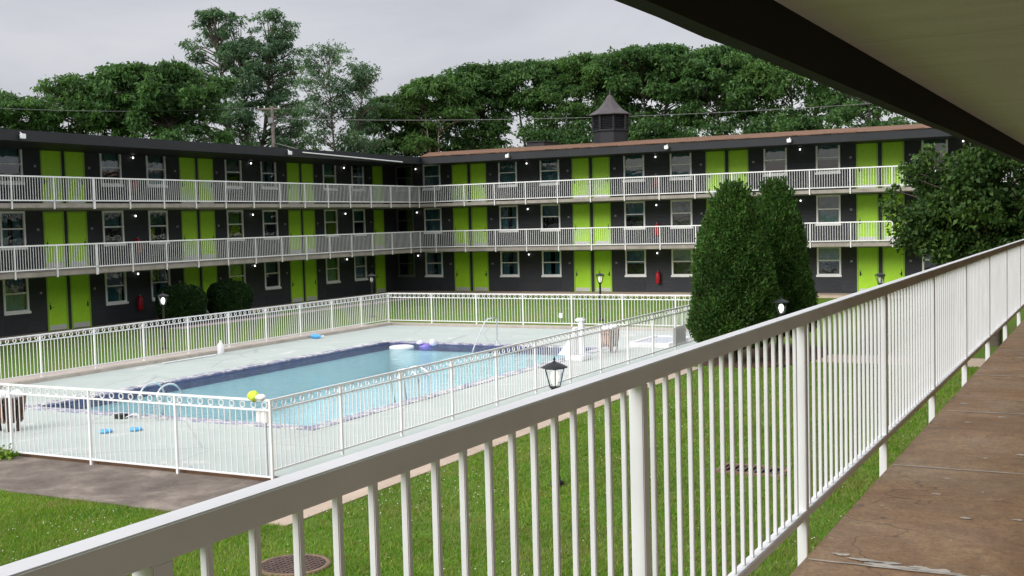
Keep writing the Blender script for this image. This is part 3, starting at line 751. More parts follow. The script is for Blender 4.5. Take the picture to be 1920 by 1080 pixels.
# ------------------------------------------------------------------ lamp posts
M['bulb_off'] = paint('frosted_bulb', (.78,.77,.73), .4, .05, 5)
M['bulb_off_glow'] = emit('unlit_bulb_glow', (1.0,.97,.92), .55)  # glow added to unlit bulbs so their pale glass reads white
def lantern(x, y, label, h=2.0, bulb='bulb'):
    r = thing('lamp_post', label, 'lamp post', (x, y, 0), 'black lantern posts around the courtyard')
    p = MB(); p.lathe([(.11,0),(.11,.06),(.06,.09),(.045,.16),(.042,h-.50),(.06,h-.47),(.06,h-.44)], (x,y,0), 12); p.build('pole', M['black'], r)
    fr = MB(); z0 = h-.44; z1 = h-.14
    fr.lathe([(.095,z0),(.10,z0+.02)], (x,y,0), 6, False)
    for k in range(6):
        a = 2*math.pi*k/6; fr.tube([(x+.09*math.cos(a), y+.09*math.sin(a), z0+.02), (x+.165*math.cos(a), y+.165*math.sin(a), z1)], .008, 5)
    fr.lathe([(.172,z1),(.172,z1+.015)], (x,y,0), 6, False)
    ln = fr.build('lantern', M['black'], r)
    cp = MB(); cp.lathe([(.215,z1+.016),(.205,z1+.03),(.12,z1+.075),(.05,z1+.10),(.022,z1+.115),(.012,z1+.13),(.02,z1+.145),(.008,z1+.19),(.002,z1+.21)], (x,y,0), 12); cp.build('cap', M['fascia'], ln)
    gl = MB(); gl.lathe([(.082,z0+.022),(.158,z1-.002)], (x,y,0), 6, False, caps=False); gl.build('glass', M['lantern_glass'], ln)
    bl = MB(); bl.lathe([(.03,z0+.03),(.06,z0+.10),(.075,z0+.17),(.06,z0+.24),(.02,z0+.27)], (x,y,0), 12); bl.build('bulb', M[bulb], ln)
lantern(-7.97, 16.52, 'black lamp post on the lawn edge beside the tan path, nearest the front railing', bulb='bulb_off_glow')
lantern(-8.35, 31.6, 'lit black lamp post in front of the two conical bushes', 1.92)
lantern(-19.2, 44.3, 'black lamp post on the back lawn behind the pool, before lime doors', bulb='bulb_off_glow')
lantern(-30.3, 44.0, 'black lamp post near the inner corner where the wings meet', bulb='bulb_off')
lantern(-30.0, 30.7, 'lit black lamp post on the left lawn beside the round shrubs')
lantern(-8.0, 44.1, 'black lamp post right of the conical bushes before the far lime doors', bulb='bulb_off')

# ------------------------------------------------------------------ fire extinguishers under their covers
def extinguisher(x, y, z, rz, label):
    r = thing('fire_extinguisher', label, 'fire extinguisher', (x, y, z), 'red covered fire extinguishers on the walls', rz)
    b_ = MB(); b_.lathe([(.10,-.33),(.125,-.30),(.13,-.05),(.125,.16),(.10,.25),(.055,.31)], (0,-.15,0), 14)
    bd = b_.mesh('cover', M['red']); link('cover', bd, r)
    h = MB(); h.tube([(0,-.15,.31),(0,-.15,.37)], .022, 8); h.box(-.02, .02, -.22, -.09, .365, .39, .004); link('valve', h.mesh('valve', M['silver']), r)
    q = MB(); q.box(-.05, .05, -.02, -.001, -.2, .3); link('bracket', q.mesh('bracket', M['red']), r)
for i, f in enumerate(FL):
    fl = ('ground', 'middle', 'top')[i]
    extinguisher(XW, 38.97, f+.82, R_(90), 'red covered fire extinguisher on the %s floor wall of the left wing' % fl)
    extinguisher(-22.6, YW, f+.82, 0, 'red covered fire extinguisher on the %s floor wall of the far wing' % fl)

# ------------------------------------------------------------------ pool furniture
def ladder(x, y, rz, label):
    r = thing('pool_ladder', label, 'ladder', (x, y, .1), 'chrome pool ladders', rz)
    for s in (-.25, .25):
        m = MB(); pts = [(s,-.42,.0),(s,-.42,.42)]
        for k in range(9):
            a = math.pi*(1-k/8); pts.append((s, -.06+.36*math.cos(a), .48+.26*math.sin(a)))
        pts += [(s,.30,.3),(s,.22,-.2),(s,.18,-1.0)]
        m.tube(pts, .022, 8); link('handrail', m.mesh('handrail', M['chrome']), r)
    for z in (-.35,-.65,-.95):
        m = MB().box(-.23, .23, .13, .23, z, z+.03, .005); link('rung', m.mesh('rung', M['white_plastic']), r)
ladder(-18.75, 19.05, 0, 'chrome pool ladder on the near short edge of the pool')
ladder(-14.85, 22.95, R_(90), 'chrome pool ladder on the long pool edge nearest the path')
r = thing('pool_handrail', 'slanting chrome handrail at the far end of the pool', 'handrail', (-19.0, 34.9, .1))
m = MB(); m.tube([(-19.0,34.95,.1),(-19.0,34.95,.85),(-19.0,34.85,.95),(-19.0,34.3,.93),(-18.95,33.95,.80),(-18.85,33.2,.25),(-18.8,32.8,-.10),(-18.78,32.6,-.5)], .024, 8); m.build('tube', M['chrome'], r)
m = MB(); m.lathe([(.06,0),(.06,.015),(.03,.03)], (-19.0,34.95,.1), 12); m.build('flange', M['silver'], r)

def tub(x, y, mat, label, seed, fill=True):
    rr = random.Random(seed)
    r = thing('slatted_tub', label, 'tub', (x, y, .1), 'slatted wooden tubs on the pool deck')
    n = 14
    for k in range(n):
        a = 2*math.pi*k/n; leg = k % 4 == 0
        m = MB(); vs_ = []
        for z, rad, hw in ((0 if leg else .18, .215, .032), (.36, .265, .042), (.72+rr.uniform(-.01,.01), .315, .052)):
            for dr in (-.012, .012):
                for s in (-1, 1):
                    vs_.append((x+(rad+dr)*math.cos(a)-s*hw*math.sin(a), y+(rad+dr)*math.sin(a)+s*hw*math.cos(a), .1+z))
        fs_ = []
        for lv in range(2):
            o = lv*4
            for p, q in ((0,1),(1,3),(3,2),(2,0)): fs_.append((o+p, o+q, o+4+q, o+4+p))
        fs_ += [(0,2,3,1),(8,9,11,10)]
        m.add(vs_, fs_); m.build('slat', mat if not leg else M['iron'], r)
    m = MB(); m.lathe([(.245,.22),(.262,.22),(.266,.26),(.248,.26)], (x,y,.1), 24, False, caps=False); m.lathe([(.285,.56),(.312,.56),(.316,.60),(.29,.60)], (x,y,.1), 24, False, caps=False); m.build('band', M['iron'], r)
    m = MB(); m.lathe([(.02,.25),(.24,.25),(.29,.66)], (x,y,.1), 20, caps=False); m.build('liner', M['dark_room'], r)
    m = MB()
    for k in range(6):
        a = k*1.05+.4; cx, cy, r0 = x+.17*math.cos(a), y+.17*math.sin(a), rr.uniform(.09,.13)
        m.lathe([(.01,-.1),(r0*.8,-.06),(r0,0),(r0*.75,.07),(r0*.3,.11),(.01,.12)], (cx,cy,.1+.73), 10)
    m.build('bag', M['white_plastic'], r)
tub(-20.62, 16.6, M['wood'], 'dark brown slatted tub full of white bags at the left edge', 1)
tub(-14.05, 33.05, M['wood_pale'], 'pinkish slatted tub near the far right pool corner', 2)

# pool lift under its white cover
lx, ly = -14.15, 31.0
r = thing('pool_lift', 'white covered pool lift standing on the deck by the right pool edge', 'pool lift', (lx, ly, .1))
m = MB().box(lx-.30, lx+.26, ly-.36, ly+.36, .1, .26, .03); m.build('base', M['white_plastic'], r)
m = MB().box(lx+.02, lx+.17, ly-.09, ly+.09, .261, 1.22, .03); m.build('mast', M['white_plastic'], r)
m = MB().box(lx-.06, lx+.20, ly-.12, ly+.12, 1.221, 1.33, .035); m.build('cap', M['white_plastic'], r)
m = MB(); vs_ = []; prof = [(.262,.58,.34,-.34),(.50,.40,.30,-.22),(.80,.22,.22,-.12),(1.05,.14,.15,-.09)]
for z, wx, wy, ox in prof:
    for k in range(14):
        a = 2*math.pi*k/14; q = 1+.08*math.sin(5*a+z*4)
        vs_.append((lx+ox+wx*.5*q*math.cos(a), ly+wy*q*math.sin(a), z))
m.add(vs_, [(i*14+k, i*14+(k+1)%14, (i+1)*14+(k+1)%14, (i+1)*14+k) for i in range(3) for k in range(14)], True); m.add(vs_[-14:], [tuple(range(14))]); m.build('cover', M['white_plastic'], r)

# shallow covered wading pool
r = thing('wading_pool', 'small low wading pool with white rim and blue grey cover', 'wading pool', (-13.4, 35.8, .1))
m = MB()
for a in ((-14.1,-12.7,34.6,34.74),(-14.1,-12.7,36.9,37.04),(-14.1,-13.96,34.741,36.899),(-12.84,-12.7,34.741,36.899)): m.box(*a, .101, .24)
m.build('rim', M['white_plastic'], r)
m = MB().box(-13.959, -12.841, 34.741, 36.899, .101, .2); m.build('cover', M['blue_cover'], r)

def torus(mb, c, R0, r0, n=20, k=8, flat=1.0):
    vs_ = []; fs_ = []
    for i in range(n):
        a = 2*math.pi*i/n
        for j in range(k):
            b_ = 2*math.pi*j/k
            vs_.append((c[0]+(R0+r0*math.cos(b_))*math.cos(a), c[1]+(R0+r0*math.cos(b_))*math.sin(a), c[2]+r0*flat*math.sin(b_)))
    for i in range(n):
        for j in range(k): fs_.append((i*k+j, ((i+1)%n)*k+j, ((i+1)%n)*k+(j+1)%k, i*k+(j+1)%k))
    mb.add(vs_, fs_, True); return mb
tag(torus(MB(), (-18.42,17.1,.135), .10, .035, flat=.9).build('dive_ring', M['blue_ring']), 'blue ring on the deck, the left of two', 'ring', 'blue rings on the deck')
tag(torus(MB(), (-18.0,17.5,.135), .10, .035, flat=.9).build('dive_ring', M['blue_ring']), 'blue ring on the deck, the right of two', 'ring', 'blue rings on the deck')
r = thing('pool_float', 'white round inflatable float on the water by the far left pool corner', 'float', (-21.6, 33.0, -.03))
torus(MB(), (-21.6,33.0,.05), .34, .085, flat=.7).build('ring', M['white_plastic'], r)
m = MB(); m.lathe([(.01,-.01),(.26,0),(.22,.04),(.02,.05)], (-21.6,33.0,.0), 16); m.build('seat', M['lilac'], r)
r = thing('pool_float', 'purple and lilac inflatable toy on the water beside the white float', 'float', (-20.8, 33.25, -.03))
m = MB(); m.lathe([(.02,-.06),(.19,-.03),(.24,.06),(.17,.14),(.02,.17)], (-20.8,33.25,.03), 14); m.build('body', M['purple'], r)
m = MB(); m.lathe([(.02,.0),(.12,.03),(.14,.12),(.08,.2),(.01,.22)], (-20.55,33.3,.10), 12); m.lathe([(.02,.0),(.13,.02),(.12,.1),(.01,.14)], (-20.92,33.1,.16), 12); m.build('head', M['lilac'], r)
# items on the deck and fence
r = thing('chemical_bottle', 'white plastic bottle standing on the left kerb by the fence', 'bottle', (-26.2, 29.3, .1))
m = MB(); m.lathe([(.10,0),(.11,.02),(.11,.30),(.05,.38),(.04,.40)], (-26.2,29.3,.1), 14); m.build('body', M['white_plastic'], r)
m = MB(); m.lathe([(.046,.401),(.046,.45)], (-26.2,29.3,.1), 12); m.build('cap', M['white_plastic'], r)
r = thing('spray_bottle', 'pale blue bottle lying by the left fence near the far corner', 'bottle', (-26.2, 34.4, .1))
m = MB(); m.tube([(-26.4,34.4,.18),(-26.1,34.4,.18),(-26.03,34.4,.18),(-25.95,34.4,.18)], [.085,.085,.04,.035], 12); m.build('body', M['blue_ring'], r)
m = MB(); m.tube([(-25.949,34.4,.18),(-25.86,34.4,.20)], .03, 8); m.build('nozzle', M['white_plastic'], r)
tag(MB().tube([(-26.1,26.6,.125),(-26.1,27.5,.125),(-26.06,28.9,.125)], .024, 8).build('pipe', M['white_plastic']), 'white plastic pipe lying along the left kerb', 'pipe')
r = thing('skimmer_lid', 'small black skimmer box by the near pool ladder', 'skimmer', (-19.5, 18.55, .1))
m = MB().box(-19.62, -19.38, 18.45, 18.65, .101, .20, .01); m.build('box', M['black'], r)
m = MB().tube([(-19.36,18.55,.13),(-19.1,18.5,.22),(-18.95,18.5,.23)], .012, 6); m.build('hose', M['white_plastic'], r)
# cloth and box at the near fence corner
r = thing('towel', 'lime yellow cloth with a white hem draped over the near fence corner', 'towel', (-12.62, 14.9, 1.40))
def blob(c, rx, ry, rz, n=14, seed=0):
    rr = random.Random(seed); ph = [rr.uniform(0,6) for _ in range(4)]; vs_ = []; fs_ = []
    for i in range(9):
        th = math.pi*i/8
        for k in range(n):
            a = 2*math.pi*k/n; q = 1+.13*math.sin(3*a+ph[0]+th*2)+.09*math.sin(5*a+ph[1])*math.sin(3*th+ph[2])
            vs_.append((c[0]+rx*q*math.sin(th)*math.cos(a), c[1]+ry*q*math.sin(th)*math.sin(a), c[2]+rz*math.cos(th)*q))
    for i in range(8):
        for k in range(n): fs_.append((i*n+k, (i+1)*n+k, (i+1)*n+(k+1)%n, i*n+(k+1)%n))
    return vs_, fs_
m = MB(); m.add(*blob((-12.66,14.9,1.44), .11, .09, .085, seed=1), True); m.build('cloth', M['yellow'], r)
m = MB(); m.add(*blob((-12.52,14.9,1.425), .10, .08, .05, seed=2), True); m.build('hem', M['white_plastic'], r)
r = thing('control_box', 'grey white box on the near fence corner under the cloth, with a thin conduit', 'box', (-12.52, 14.95, 1.05))
m = MB().box(-12.66, -12.42, 14.93, 15.03, 1.0, 1.22, .01); m.build('body', M['frame_white'], r)
m = MB().tube([(-12.48,14.97,.999),(-12.48,14.97,.1)], .010, 6); m.build('conduit', M['grey'], r)
r = thing('fence_light', 'small white lamp fixed to a post of the far pool fence', 'lamp', (-18.9, 39.88, .55))
m = MB().box(-18.97, -18.83, 39.80, 39.915, .50, .68, .015); m.build('housing', M['white_plastic'], r)
m = MB(); m.lathe([(.05,0),(.06,.02)], (-18.9,39.86,.45), 10); m.build('lens', M['grey'], r)
r = thing('sign_board', 'white board fixed low on the right pool fence beside the conical bush', 'sign', (-12.4, 34.6, .2))
m = MB().box(-12.375, -12.36, 34.05, 35.2, .26, .78, .004); m.build('panel', M['white_plastic'], r)
m = MB().box(-12.3595, -12.352, 34.05, 35.2, .77, .80); m.build('strip', M['grey'], r)

# drains in the near lawn
r = thing('manhole_cover', 'round rusty manhole cover in the near lawn', 'manhole', (-9.11, 11.35, 0))
m = MB(); m.lathe([(.46,0),(.46,.03),(.40,.035),(.40,.0)], (-9.11,11.35,0), 28, caps=False); m.build('ring', M['drain_rim'], r)
m = MB(); m.lathe([(.395,.005),(.395,.028)], (-9.11,11.35,0), 28, False)
for i in range(-5, 6):
    q = i*.07; hl = math.sqrt(max(.001, .37**2-q*q))
    m.box(-9.11-hl, -9.11+hl, 11.35+q-.013, 11.35+q+.013, .0281, .036); 
    m.box(-9.11+q-.013, -9.11+q+.013, 11.35-hl, 11.35+hl, .0283, .0365)
m.build('lid', M['iron'], r)
r = thing('drain_grate', 'rectangular rusty drain grate in the near lawn', 'drain', (-5.42, 18.6, 0))
m = MB()
for a in ((-5.98,-4.86,18.26,18.34),(-5.98,-4.86,18.86,18.94),(-5.98,-5.90,18.341,18.859),(-4.94,-4.86,18.341,18.859)): m.box(*a, -.05, .045, .008)
m.build('frame', M['drain_rim'], r)
m = MB(); m.box(-5.899, -4.941, 18.341, 18.859, -.05, .004); m.build('pit', M['black'], r)
m = MB()
for i in range(10): m.box(-5.86+i*.096, -5.86+i*.096+.042, 18.342, 18.858, .012, .038)
m.build('grate', M['iron'], r)

# ------------------------------------------------------------------ utility pole and lines
PXc, PYc = -49.05, 60.6
r = thing('utility_pole', 'weathered wooden utility pole with crossarm behind the left wing roof', 'utility pole', (PXc, PYc, 0))
m = MB().tube([(PXc,PYc,-.2),(PXc,PYc,12.0)], [.16,.105], 12); m.build('pole', M['wood_pole'], r)
m = MB(); a = Vector((.89,.46,0)); p0 = Vector((PXc,PYc,11.82))
m.tube([p0-a*.95, p0+a*.5], .07, 6); m.tube([p0-a*.6+Vector((0,0,-.02)), p0+Vector((0,0,-.75))], .03, 5); m.build('crossarm', M['wood_pole'], r)
for q in (-.9,-.5,.42):
    m = MB(); c = p0+a*q; m.lathe([(.03,.06),(.055,.10),(.03,.14),(.05,.18),(.01,.22)], tuple(c), 8); m.build('insulator', M['white_plastic'], r)
m = MB().box(PXc-.16, PXc+.18, PYc-.3, PYc-.15, 10.9, 11.25, .02); m.build('bracket', M['grey'], r)
def sag(p, q, s, rad, name, label, mat):
    p, q = Vector(p), Vector(q); pts = []
    for i in range(25):
        f = i/24; c = p.lerp(q, f); c.z -= s*4*f*(1-f); pts.append(c)
    tag(MB().tube(pts, rad, 5).build(name, mat), label, 'cable', 'overhead cables')
sag((-49.8,60.2,11.95), (-63,40,12.0), .5, .014, 'power_line', 'overhead line from the utility pole to the left', M['cable'])
sag((-48.85,60.6,11.2), (-8,71.5,10.6), .55, .014, 'power_line', 'overhead line from the utility pole to the right behind the cupola', M['cable'])
sag((-48.95,60.5,9.66), (-37.5,57.3,8.12), .35, .022, 'power_line', 'low service line from the pole down to the roof corner', M['cable'])
sag((XR+.70,46.3,7.80), (XR+.70,55.2,7.62), .0, .035, 'fascia_cable', 'white cable running along the left wing fascia', M['cable_white'])

# ------------------------------------------------------------------ vegetation
def leaves(C, D, Ln, Wd, rng, droop=.25):
    """rhombic leaves: centres C, axes D"""
    n = len(C); D = D/np.linalg.norm(D, axis=1, keepdims=True)
    a = rng.normal(size=(n,3)); Sd = np.cross(D, a); Sd /= np.linalg.norm(Sd, axis=1, keepdims=True)+1e-9
    Nn = np.cross(D, Sd); Ln = np.broadcast_to(Ln, n)[:,None]; Wd = np.broadcast_to(Wd, n)[:,None]
    V = np.empty((n,4,3)); V[:,0] = C - D*Ln*.5; V[:,1] = C + Sd*Wd*.5 + Nn*Wd*.12; V[:,2] = C + D*Ln*.5; V[:,2,2] -= (Ln[:,0]*droop); V[:,3] = C - Sd*Wd*.5 + Nn*Wd*.12
    return V.reshape(-1,3), np.arange(4*n).reshape(n,4)
def sph(n, rng):
    d_ = rng.normal(size=(n,3)); return d_/np.linalg.norm(d_, axis=1, keepdims=True)
def clump_leaves(cl, per, Ln, Wd, rng, flat=.6, fill=.45):
    Cs, Ds = [], []
    for c, r_ in cl:
        n = max(8, int(per*r_*r_)); u = sph(n, rng); rad = rng.random(n)**fill
        # break the clump into sprays so that its edge is ragged
        k = max(5, int(9*r_)); sp_ = sph(k, rng)*np.array([1,1,flat])*r_*rng.uniform(.45,1.0,(k,1))
        idx = rng.integers(0, k, n); half = rng.random(n) < .72
        P = np.where(half[:,None], sp_[idx] + rng.normal(size=(n,3))*r_*.20*np.array([1,1,.55]), u*rad[:,None]*r_*np.array([1,1,flat]))
        Cs.append(c+P); dd = P*np.array([1,1,.4])+rng.normal(size=(n,3))*r_*.5; dd[:,2] -= .15*r_; Ds.append(dd)
    C = np.concatenate(Cs); D = np.concatenate(Ds); n = len(C)
    return leaves(C, D, Ln*rng.uniform(.6,1.35,n), Wd*rng.uniform(.6,1.3,n), rng)
def tree(name, label, base, H, zlo, W, seed, mat='leaf_dark', style='umbrella', nc=34, per=330, Ln=.29, Wd=.125, bark='bark', tr=.22, group='trees behind the motel', lobes=None, dep=.7, cat='tree'):
    rng = np.random.default_rng(seed); bx_, by_ = base
    root = thing(name, label, cat, (bx_, by_, 0), group)
    B = np.array([bx_, by_, 0.0]); cl = []
    if lobes is None: lobes = [(0, 1.0, W/2)]
    for i in range(nc):
        lo_ = lobes[rng.integers(len(lobes))]; lx_, ht, hw = lo_
        top = zlo+(H-zlo)*ht
        f = rng.random()**(.42 if style == 'umbrella' else .75); z = zlo + (top-zlo)*f
        if style == 'umbrella': wz = hw*(.55+.55*math.sin(math.pi*min(1, f*.62+.12))) * (1 if f < .86 else 1-(f-.86)*4.2)
        else: wz = hw*max(.12, math.sin(math.pi*(.10+.84*f))**.8)
        a = rng.uniform(0, 2*math.pi); q = math.sqrt(rng.random())
        c = B + LAT*(lx_+wz*q*math.cos(a)) + DEP*(wz*dep*q*math.sin(a)); c[2] = z
        r_ = rng.uniform(.62,1.15)*(1 if style == 'umbrella' else .82)
        c[2] = min(c[2], top-r_*.4); cl.append((c, r_))
    # trunk, limbs to the clumps
    tk = MB(); fork = zlo*.82 if style != 'umbrella' else zlo*.7
    nst = len(lobes) if len(lobes) > 1 else 2
    tk.tube([B+np.array([0,0,-.2]), B+np.array([.06*rng.normal(),.06*rng.normal(),fork*.5]), B+np.array([.1*rng.normal(),.1*rng.normal(),fork])], [tr, tr*.8, tr*.66], 8)
    heads = []
    for s in range(nst):
        lx_, ht, hw = lobes[s % len(lobes)]; zt = zlo+(H-zlo)*ht*.8
        off = lx_ if len(lobes) > 1 else rng.uniform(-.35,.35)*W/2
        p1 = B+np.array([0,0,fork]); p3 = B+LAT*off; p3[2] = zt; p2 = (p1+p3)/2 + LAT*off*.15
        tk.tube([p1-np.array([0,0,.3]), p2, p3], [tr*.6, tr*.42, tr*.14], 6); heads.append((p1, p2, p3))
    for c, r_ in cl:
        k = min(range(nst), key=lambda s: abs(np.dot(heads[s][2]-c, LAT))); p1, p2, p3 = heads[k]
        f = max(.02, min(.95, (c[2]-.9-p1[2])/(p3[2]-p1[2]+1e-6))); s0 = p1+(p2-p1)*f*2 if f < .5 else p2+(p3-p2)*(f*2-1)
        mid = (s0+c)/2+np.array([0,0,.12]); rt = tr*.2
        tk.tube([s0, mid, c], [rt, rt*.7, rt*.25], 5, caps=False)
        for _ in range(2):
            e_ = c+sph(1, rng)[0]*r_*.7; tk.tube([mid, (mid+e_)/2+np.array([0,0,.06]), e_], [rt*.5, rt*.35, rt*.12], 4, caps=False)
    tk.build('trunk', M[bark], root)
    q_ = (.82, 1.18, .95, 1.1, .88)[seed % 5]
    V, Fq = clump_leaves(cl, per/q_**1.6, Ln*q_, Wd*q_*(1.15 if seed % 3 == 0 else .92), rng, flat=(.6, .48, .75)[seed % 3])
    V = V - np.array(ORG[root.name]); link('crown', npmesh('crown', V, Fq, M[mat]), root)
    return root

G1 = 'trees behind the left wing'; G2 = 'trees behind the far wing'
tree('tree', 'dark flat topped tree at the far left edge of the photo', (-63.8, 50.6), 13.1, 6.2, 8.6, 1, 'leaf_dark', nc=80, group=G1)
tree('tree', 'small tree with a lone round top left of the broad one', (-59.4, 53.6), 13.9, 6.4, 4.6, 2, 'leaf_mid', nc=44, group=G1)
tree('tree', 'broad domed dark green tree behind the left wing', (-55.0, 56.3), 14.6, 6.4, 10.0, 3, 'leaf_dark', nc=150, group=G1, dep=.6)
tree('tree', 'tallest tree with an open split crown above the utility pole', (-56.6, 67.1), 19.95, 6.8, 9.6, 4, 'leaf_cool', 'open', nc=300, per=190, Ln=.33, Wd=.11, tr=.30, group=G1,
     lobes=[(-2.0, 1.0, 3.7), (1.9, .985, 3.4), (-.2, .82, 5.4)])
tree('tree', 'sparse feathery tree right of the tallest one', (-47.6, 65.8), 16.6, 6.8, 6.6, 5, 'leaf_cool', 'open', nc=120, per=170, Ln=.33, Wd=.10, tr=.18, group=G1,
     lobes=[(-.6, 1.0, 2.6), (1.7, .84, 2.2)])
tree('tree', 'low rounded tree near the roof corner', (-46.4, 71.2), 13.2, 6.0, 5.6, 6, 'leaf_dark', nc=60, group=G2)
tree('tree', 'tree with pale forked stems left of the rear tree row', (-42.6, 70.4), 14.2, 8.4, 5.4, 7, 'leaf_mid', nc=50, bark='bark_pale', tr=.14, group=G2)
tree('tree', 'dense dark tree at the left end of the rear row', (-40.9, 73.4), 15.1, 6.4, 5.2, 8, 'leaf_dark', nc=80, group=G2)
tree('tree', 'flat topped tree left of the cupola with gaps under its crown', (-37.5, 75.3), 15.4, 9.4, 7.2, 9, 'leaf_dark', nc=92, group=G2)
tree('tree', 'flat topped tree directly behind the cupola', (-33.0, 75.6), 15.5, 8.8, 7.2, 10, 'leaf_mid', nc=96, group=G2)
tree('tree', 'tall flat topped tree right of the cupola', (-28.6, 75.5), 15.55, 8.2, 7.2, 12, 'leaf_dark', nc=104, group=G2)
tree('tree', 'broad domed tree right of the notch in the rear tree row', (-23.2, 75.9), 15.3, 8.2, 7.8, 13, 'leaf_dark', nc=108, group=G2)
tree('tree', 'slender stemmed tree under the edge of the black beam', (-18.6, 76.0), 14.8, 8.6, 7.0, 14, 'leaf_mid', nc=56, group=G2)
tree('tree', 'thin sparse tree rightmost above the shingle roof', (-14.4, 76.0), 12.9, 7.6, 6.4, 15, 'leaf_dark', nc=46, per=200, group=G2)
tree('tree', 'bushy tree hidden behind the beam at the right', (-9.2, 76.3), 11.5, 7.0, 6.0, 16, 'leaf_dark', nc=40, group=G2)
# undergrowth beneath the trees, one mass
rng = np.random.default_rng(77); cl = []
for k in range(430):
    f = rng.random()
    if f < .36: x = -70+f/.36*27; y = 49.5+(x+70)*.80+rng.uniform(0,5)
    else: x = -45+(f-.36)/.64*41; y = 71.5+rng.uniform(0,5)
    cl.append((np.array([x, y, 5.6+4.2*rng.random()**1.5]), rng.uniform(.6,1.15)))
for k in range(110):
    x = rng.uniform(-42, -9); cl.append((np.array([x, rng.uniform(71.5, 74.5), rng.uniform(8.2, 10.6)]), rng.uniform(.6, 1.05)))
V, Fq = clump_leaves(cl, 270, .29, .125, rng)
o_ = link('undergrowth', npmesh('undergrowth', V, Fq, M['leaf_dark'])); tag(o_, 'tangled undergrowth rising just above the roofs beneath the trees', 'undergrowth', kind='stuff')

def clipped(name, label, x, y, prof, n, seed, mat, Ln, Wd, cat, lump=.06, group=None, stems=3, zb=.5, fuzz=.05, shoots=0):
    rng = np.random.default_rng(seed); root = thing(name, label, cat, (x, y, 0), group)
    zs_ = np.array([p[1] for p in prof]); rs_ = np.array([p[0] for p in prof])
    def rad(z, a):
        r_ = np.interp(z, zs_, rs_)
        return r_*(1+lump*np.sin(3*a+seed+z*2.1)+lump*.8*np.sin(7*a-z*5+seed)+lump*.6*np.sin(13*a+z*9))
    # sample by surface area
    zz = rng.uniform(zs_[0], zs_[-1], n*3); keep = rng.random(n*3) < np.clip(np.interp(zz, zs_, rs_)/rs_.max()+.12, 0, 1)
    zz = zz[keep][:n]; m_ = len(zz); a = rng.uniform(0, 2*np.pi, m_)
    r_ = rad(zz, a)*(1-.16*rng.random(m_)**1.6+np.abs(rng.normal(size=m_))*fuzz)
    C = np.stack([r_*np.cos(a), r_*np.sin(a), zz+rng.normal(size=m_)*.03], 1)
    D = np.stack([np.cos(a)*.6, np.sin(a)*.6, np.full(m_, .7)], 1)+rng.normal(size=(m_,3))*.5
    # top and underside discs
    mt = m_//9; at = rng.uniform(0, 2*np.pi, mt); qt = np.sqrt(rng.random(mt))
    C2 = np.stack([qt*rs_[0]*np.cos(at), qt*rs_[0]*np.sin(at), np.full(mt, zs_[0])+rng.normal(size=mt)*.05], 1); D2 = rng.normal(size=(mt,3))*.6
    C3 = np.stack([qt*max(rs_[-1],.25)*np.cos(at), qt*max(rs_[-1],.25)*np.sin(at), np.full(mt, zs_[-1])-.1*qt+np.abs(rng.normal(size=mt))*.07], 1)[:mt//4]; D3 = np.abs(rng.normal(size=(mt//4,3)))*np.array([.5,.5,1.0])
    C = np.concatenate([C, C2, C3]); D = np.concatenate([D, D2, D3])
    ns = shoots; zs0 = zs_[0]+(zs_[-1]-zs_[0])*rng.random(ns)**.55; as_ = rng.uniform(0, 2*np.pi, ns); rs0 = rad(zs0, as_)
    for z_, a_, r0 in zip(zs0, as_, rs0):
        q = 22; t_ = rng.random(q); ln_ = rng.uniform(.12,.32); dv = np.array([math.cos(a_)*.5, math.sin(a_)*.5, .9])
        c_ = np.array([r0*.96*math.cos(a_), r0*.96*math.sin(a_), z_]); C = np.concatenate([C, c_+t_[:,None]*dv*ln_+rng.normal(size=(q,3))*.02]); D = np.concatenate([D, dv+rng.normal(size=(q,3))*.35])
    k = len(C)
    V, Fq = leaves(C, D, Ln*rng.uniform(.6,1.4,k), Wd*rng.uniform(.6,1.4,k), rng, 0.0)
    fo = link('foliage', npmesh('foliage', V, Fq, M[mat]), root)
    core = MB(); core.lathe([(max(.02, p[0]*.84), p[1]+(.08 if i == 0 else 0)-(.1 if i == len(prof)-1 else 0)) for i, p in enumerate(prof)], (x,y,0), 20); core.build('dark_inner_hull', M['core'], root)  # solid dark hull added behind the leaves to close their gaps
    st = MB()
    for s in range(stems):
        a_ = s*2.2+seed; st.tube([(x+.1*math.cos(a_), y+.1*math.sin(a_), -.05), (x+.2*math.cos(a_), y+.2*math.sin(a_), zb+.4)], [.06,.045], 7)
    st.build('trunk', M['bark'], root)
TH = [(.92,.58),(1.08,.75),(1.15,1.15),(1.14,1.7),(1.07,2.3),(.96,3.0),(.84,3.6),(.70,4.15),(.52,4.6),(.34,4.88),(.16,5.02)]
clipped('conical_bush', 'left and fuller of two tall conical evergreens by the pool fence', -9.95, 32.45, TH, 76000, 3, 'leaf_thuja', .10, .04, 'bush', .06, 'tall conical evergreens', shoots=260)
clipped('conical_bush', 'right slimmer conical evergreen behind the lit lamp post', -9.55, 35.7, [(r_*(.96-.03*z), z*1.02) for r_, z in TH], 66000, 5, 'leaf_thuja', .10, .04, 'bush', .065, 'tall conical evergreens', shoots=240)
SH = [(.85,.30),(1.0,.55),(1.06,.95),(1.02,1.3),(.86,1.55),(.55,1.68),(.2,1.72)]
clipped('round_shrub', 'left of two clipped round shrubs before the left wing', -36.95, 38.95, SH, 17000, 7, 'leaf_shrub', .10, .055, 'shrub', .03, 'clipped round shrubs', fuzz=.02)
clipped('round_shrub', 'right of two clipped round shrubs before the left wing', -36.95, 42.05, [(r_*.97, z*1.0) for r_, z in SH], 17000, 9, 'leaf_shrub', .10, .055, 'shrub', .03, 'clipped round shrubs', fuzz=.02)

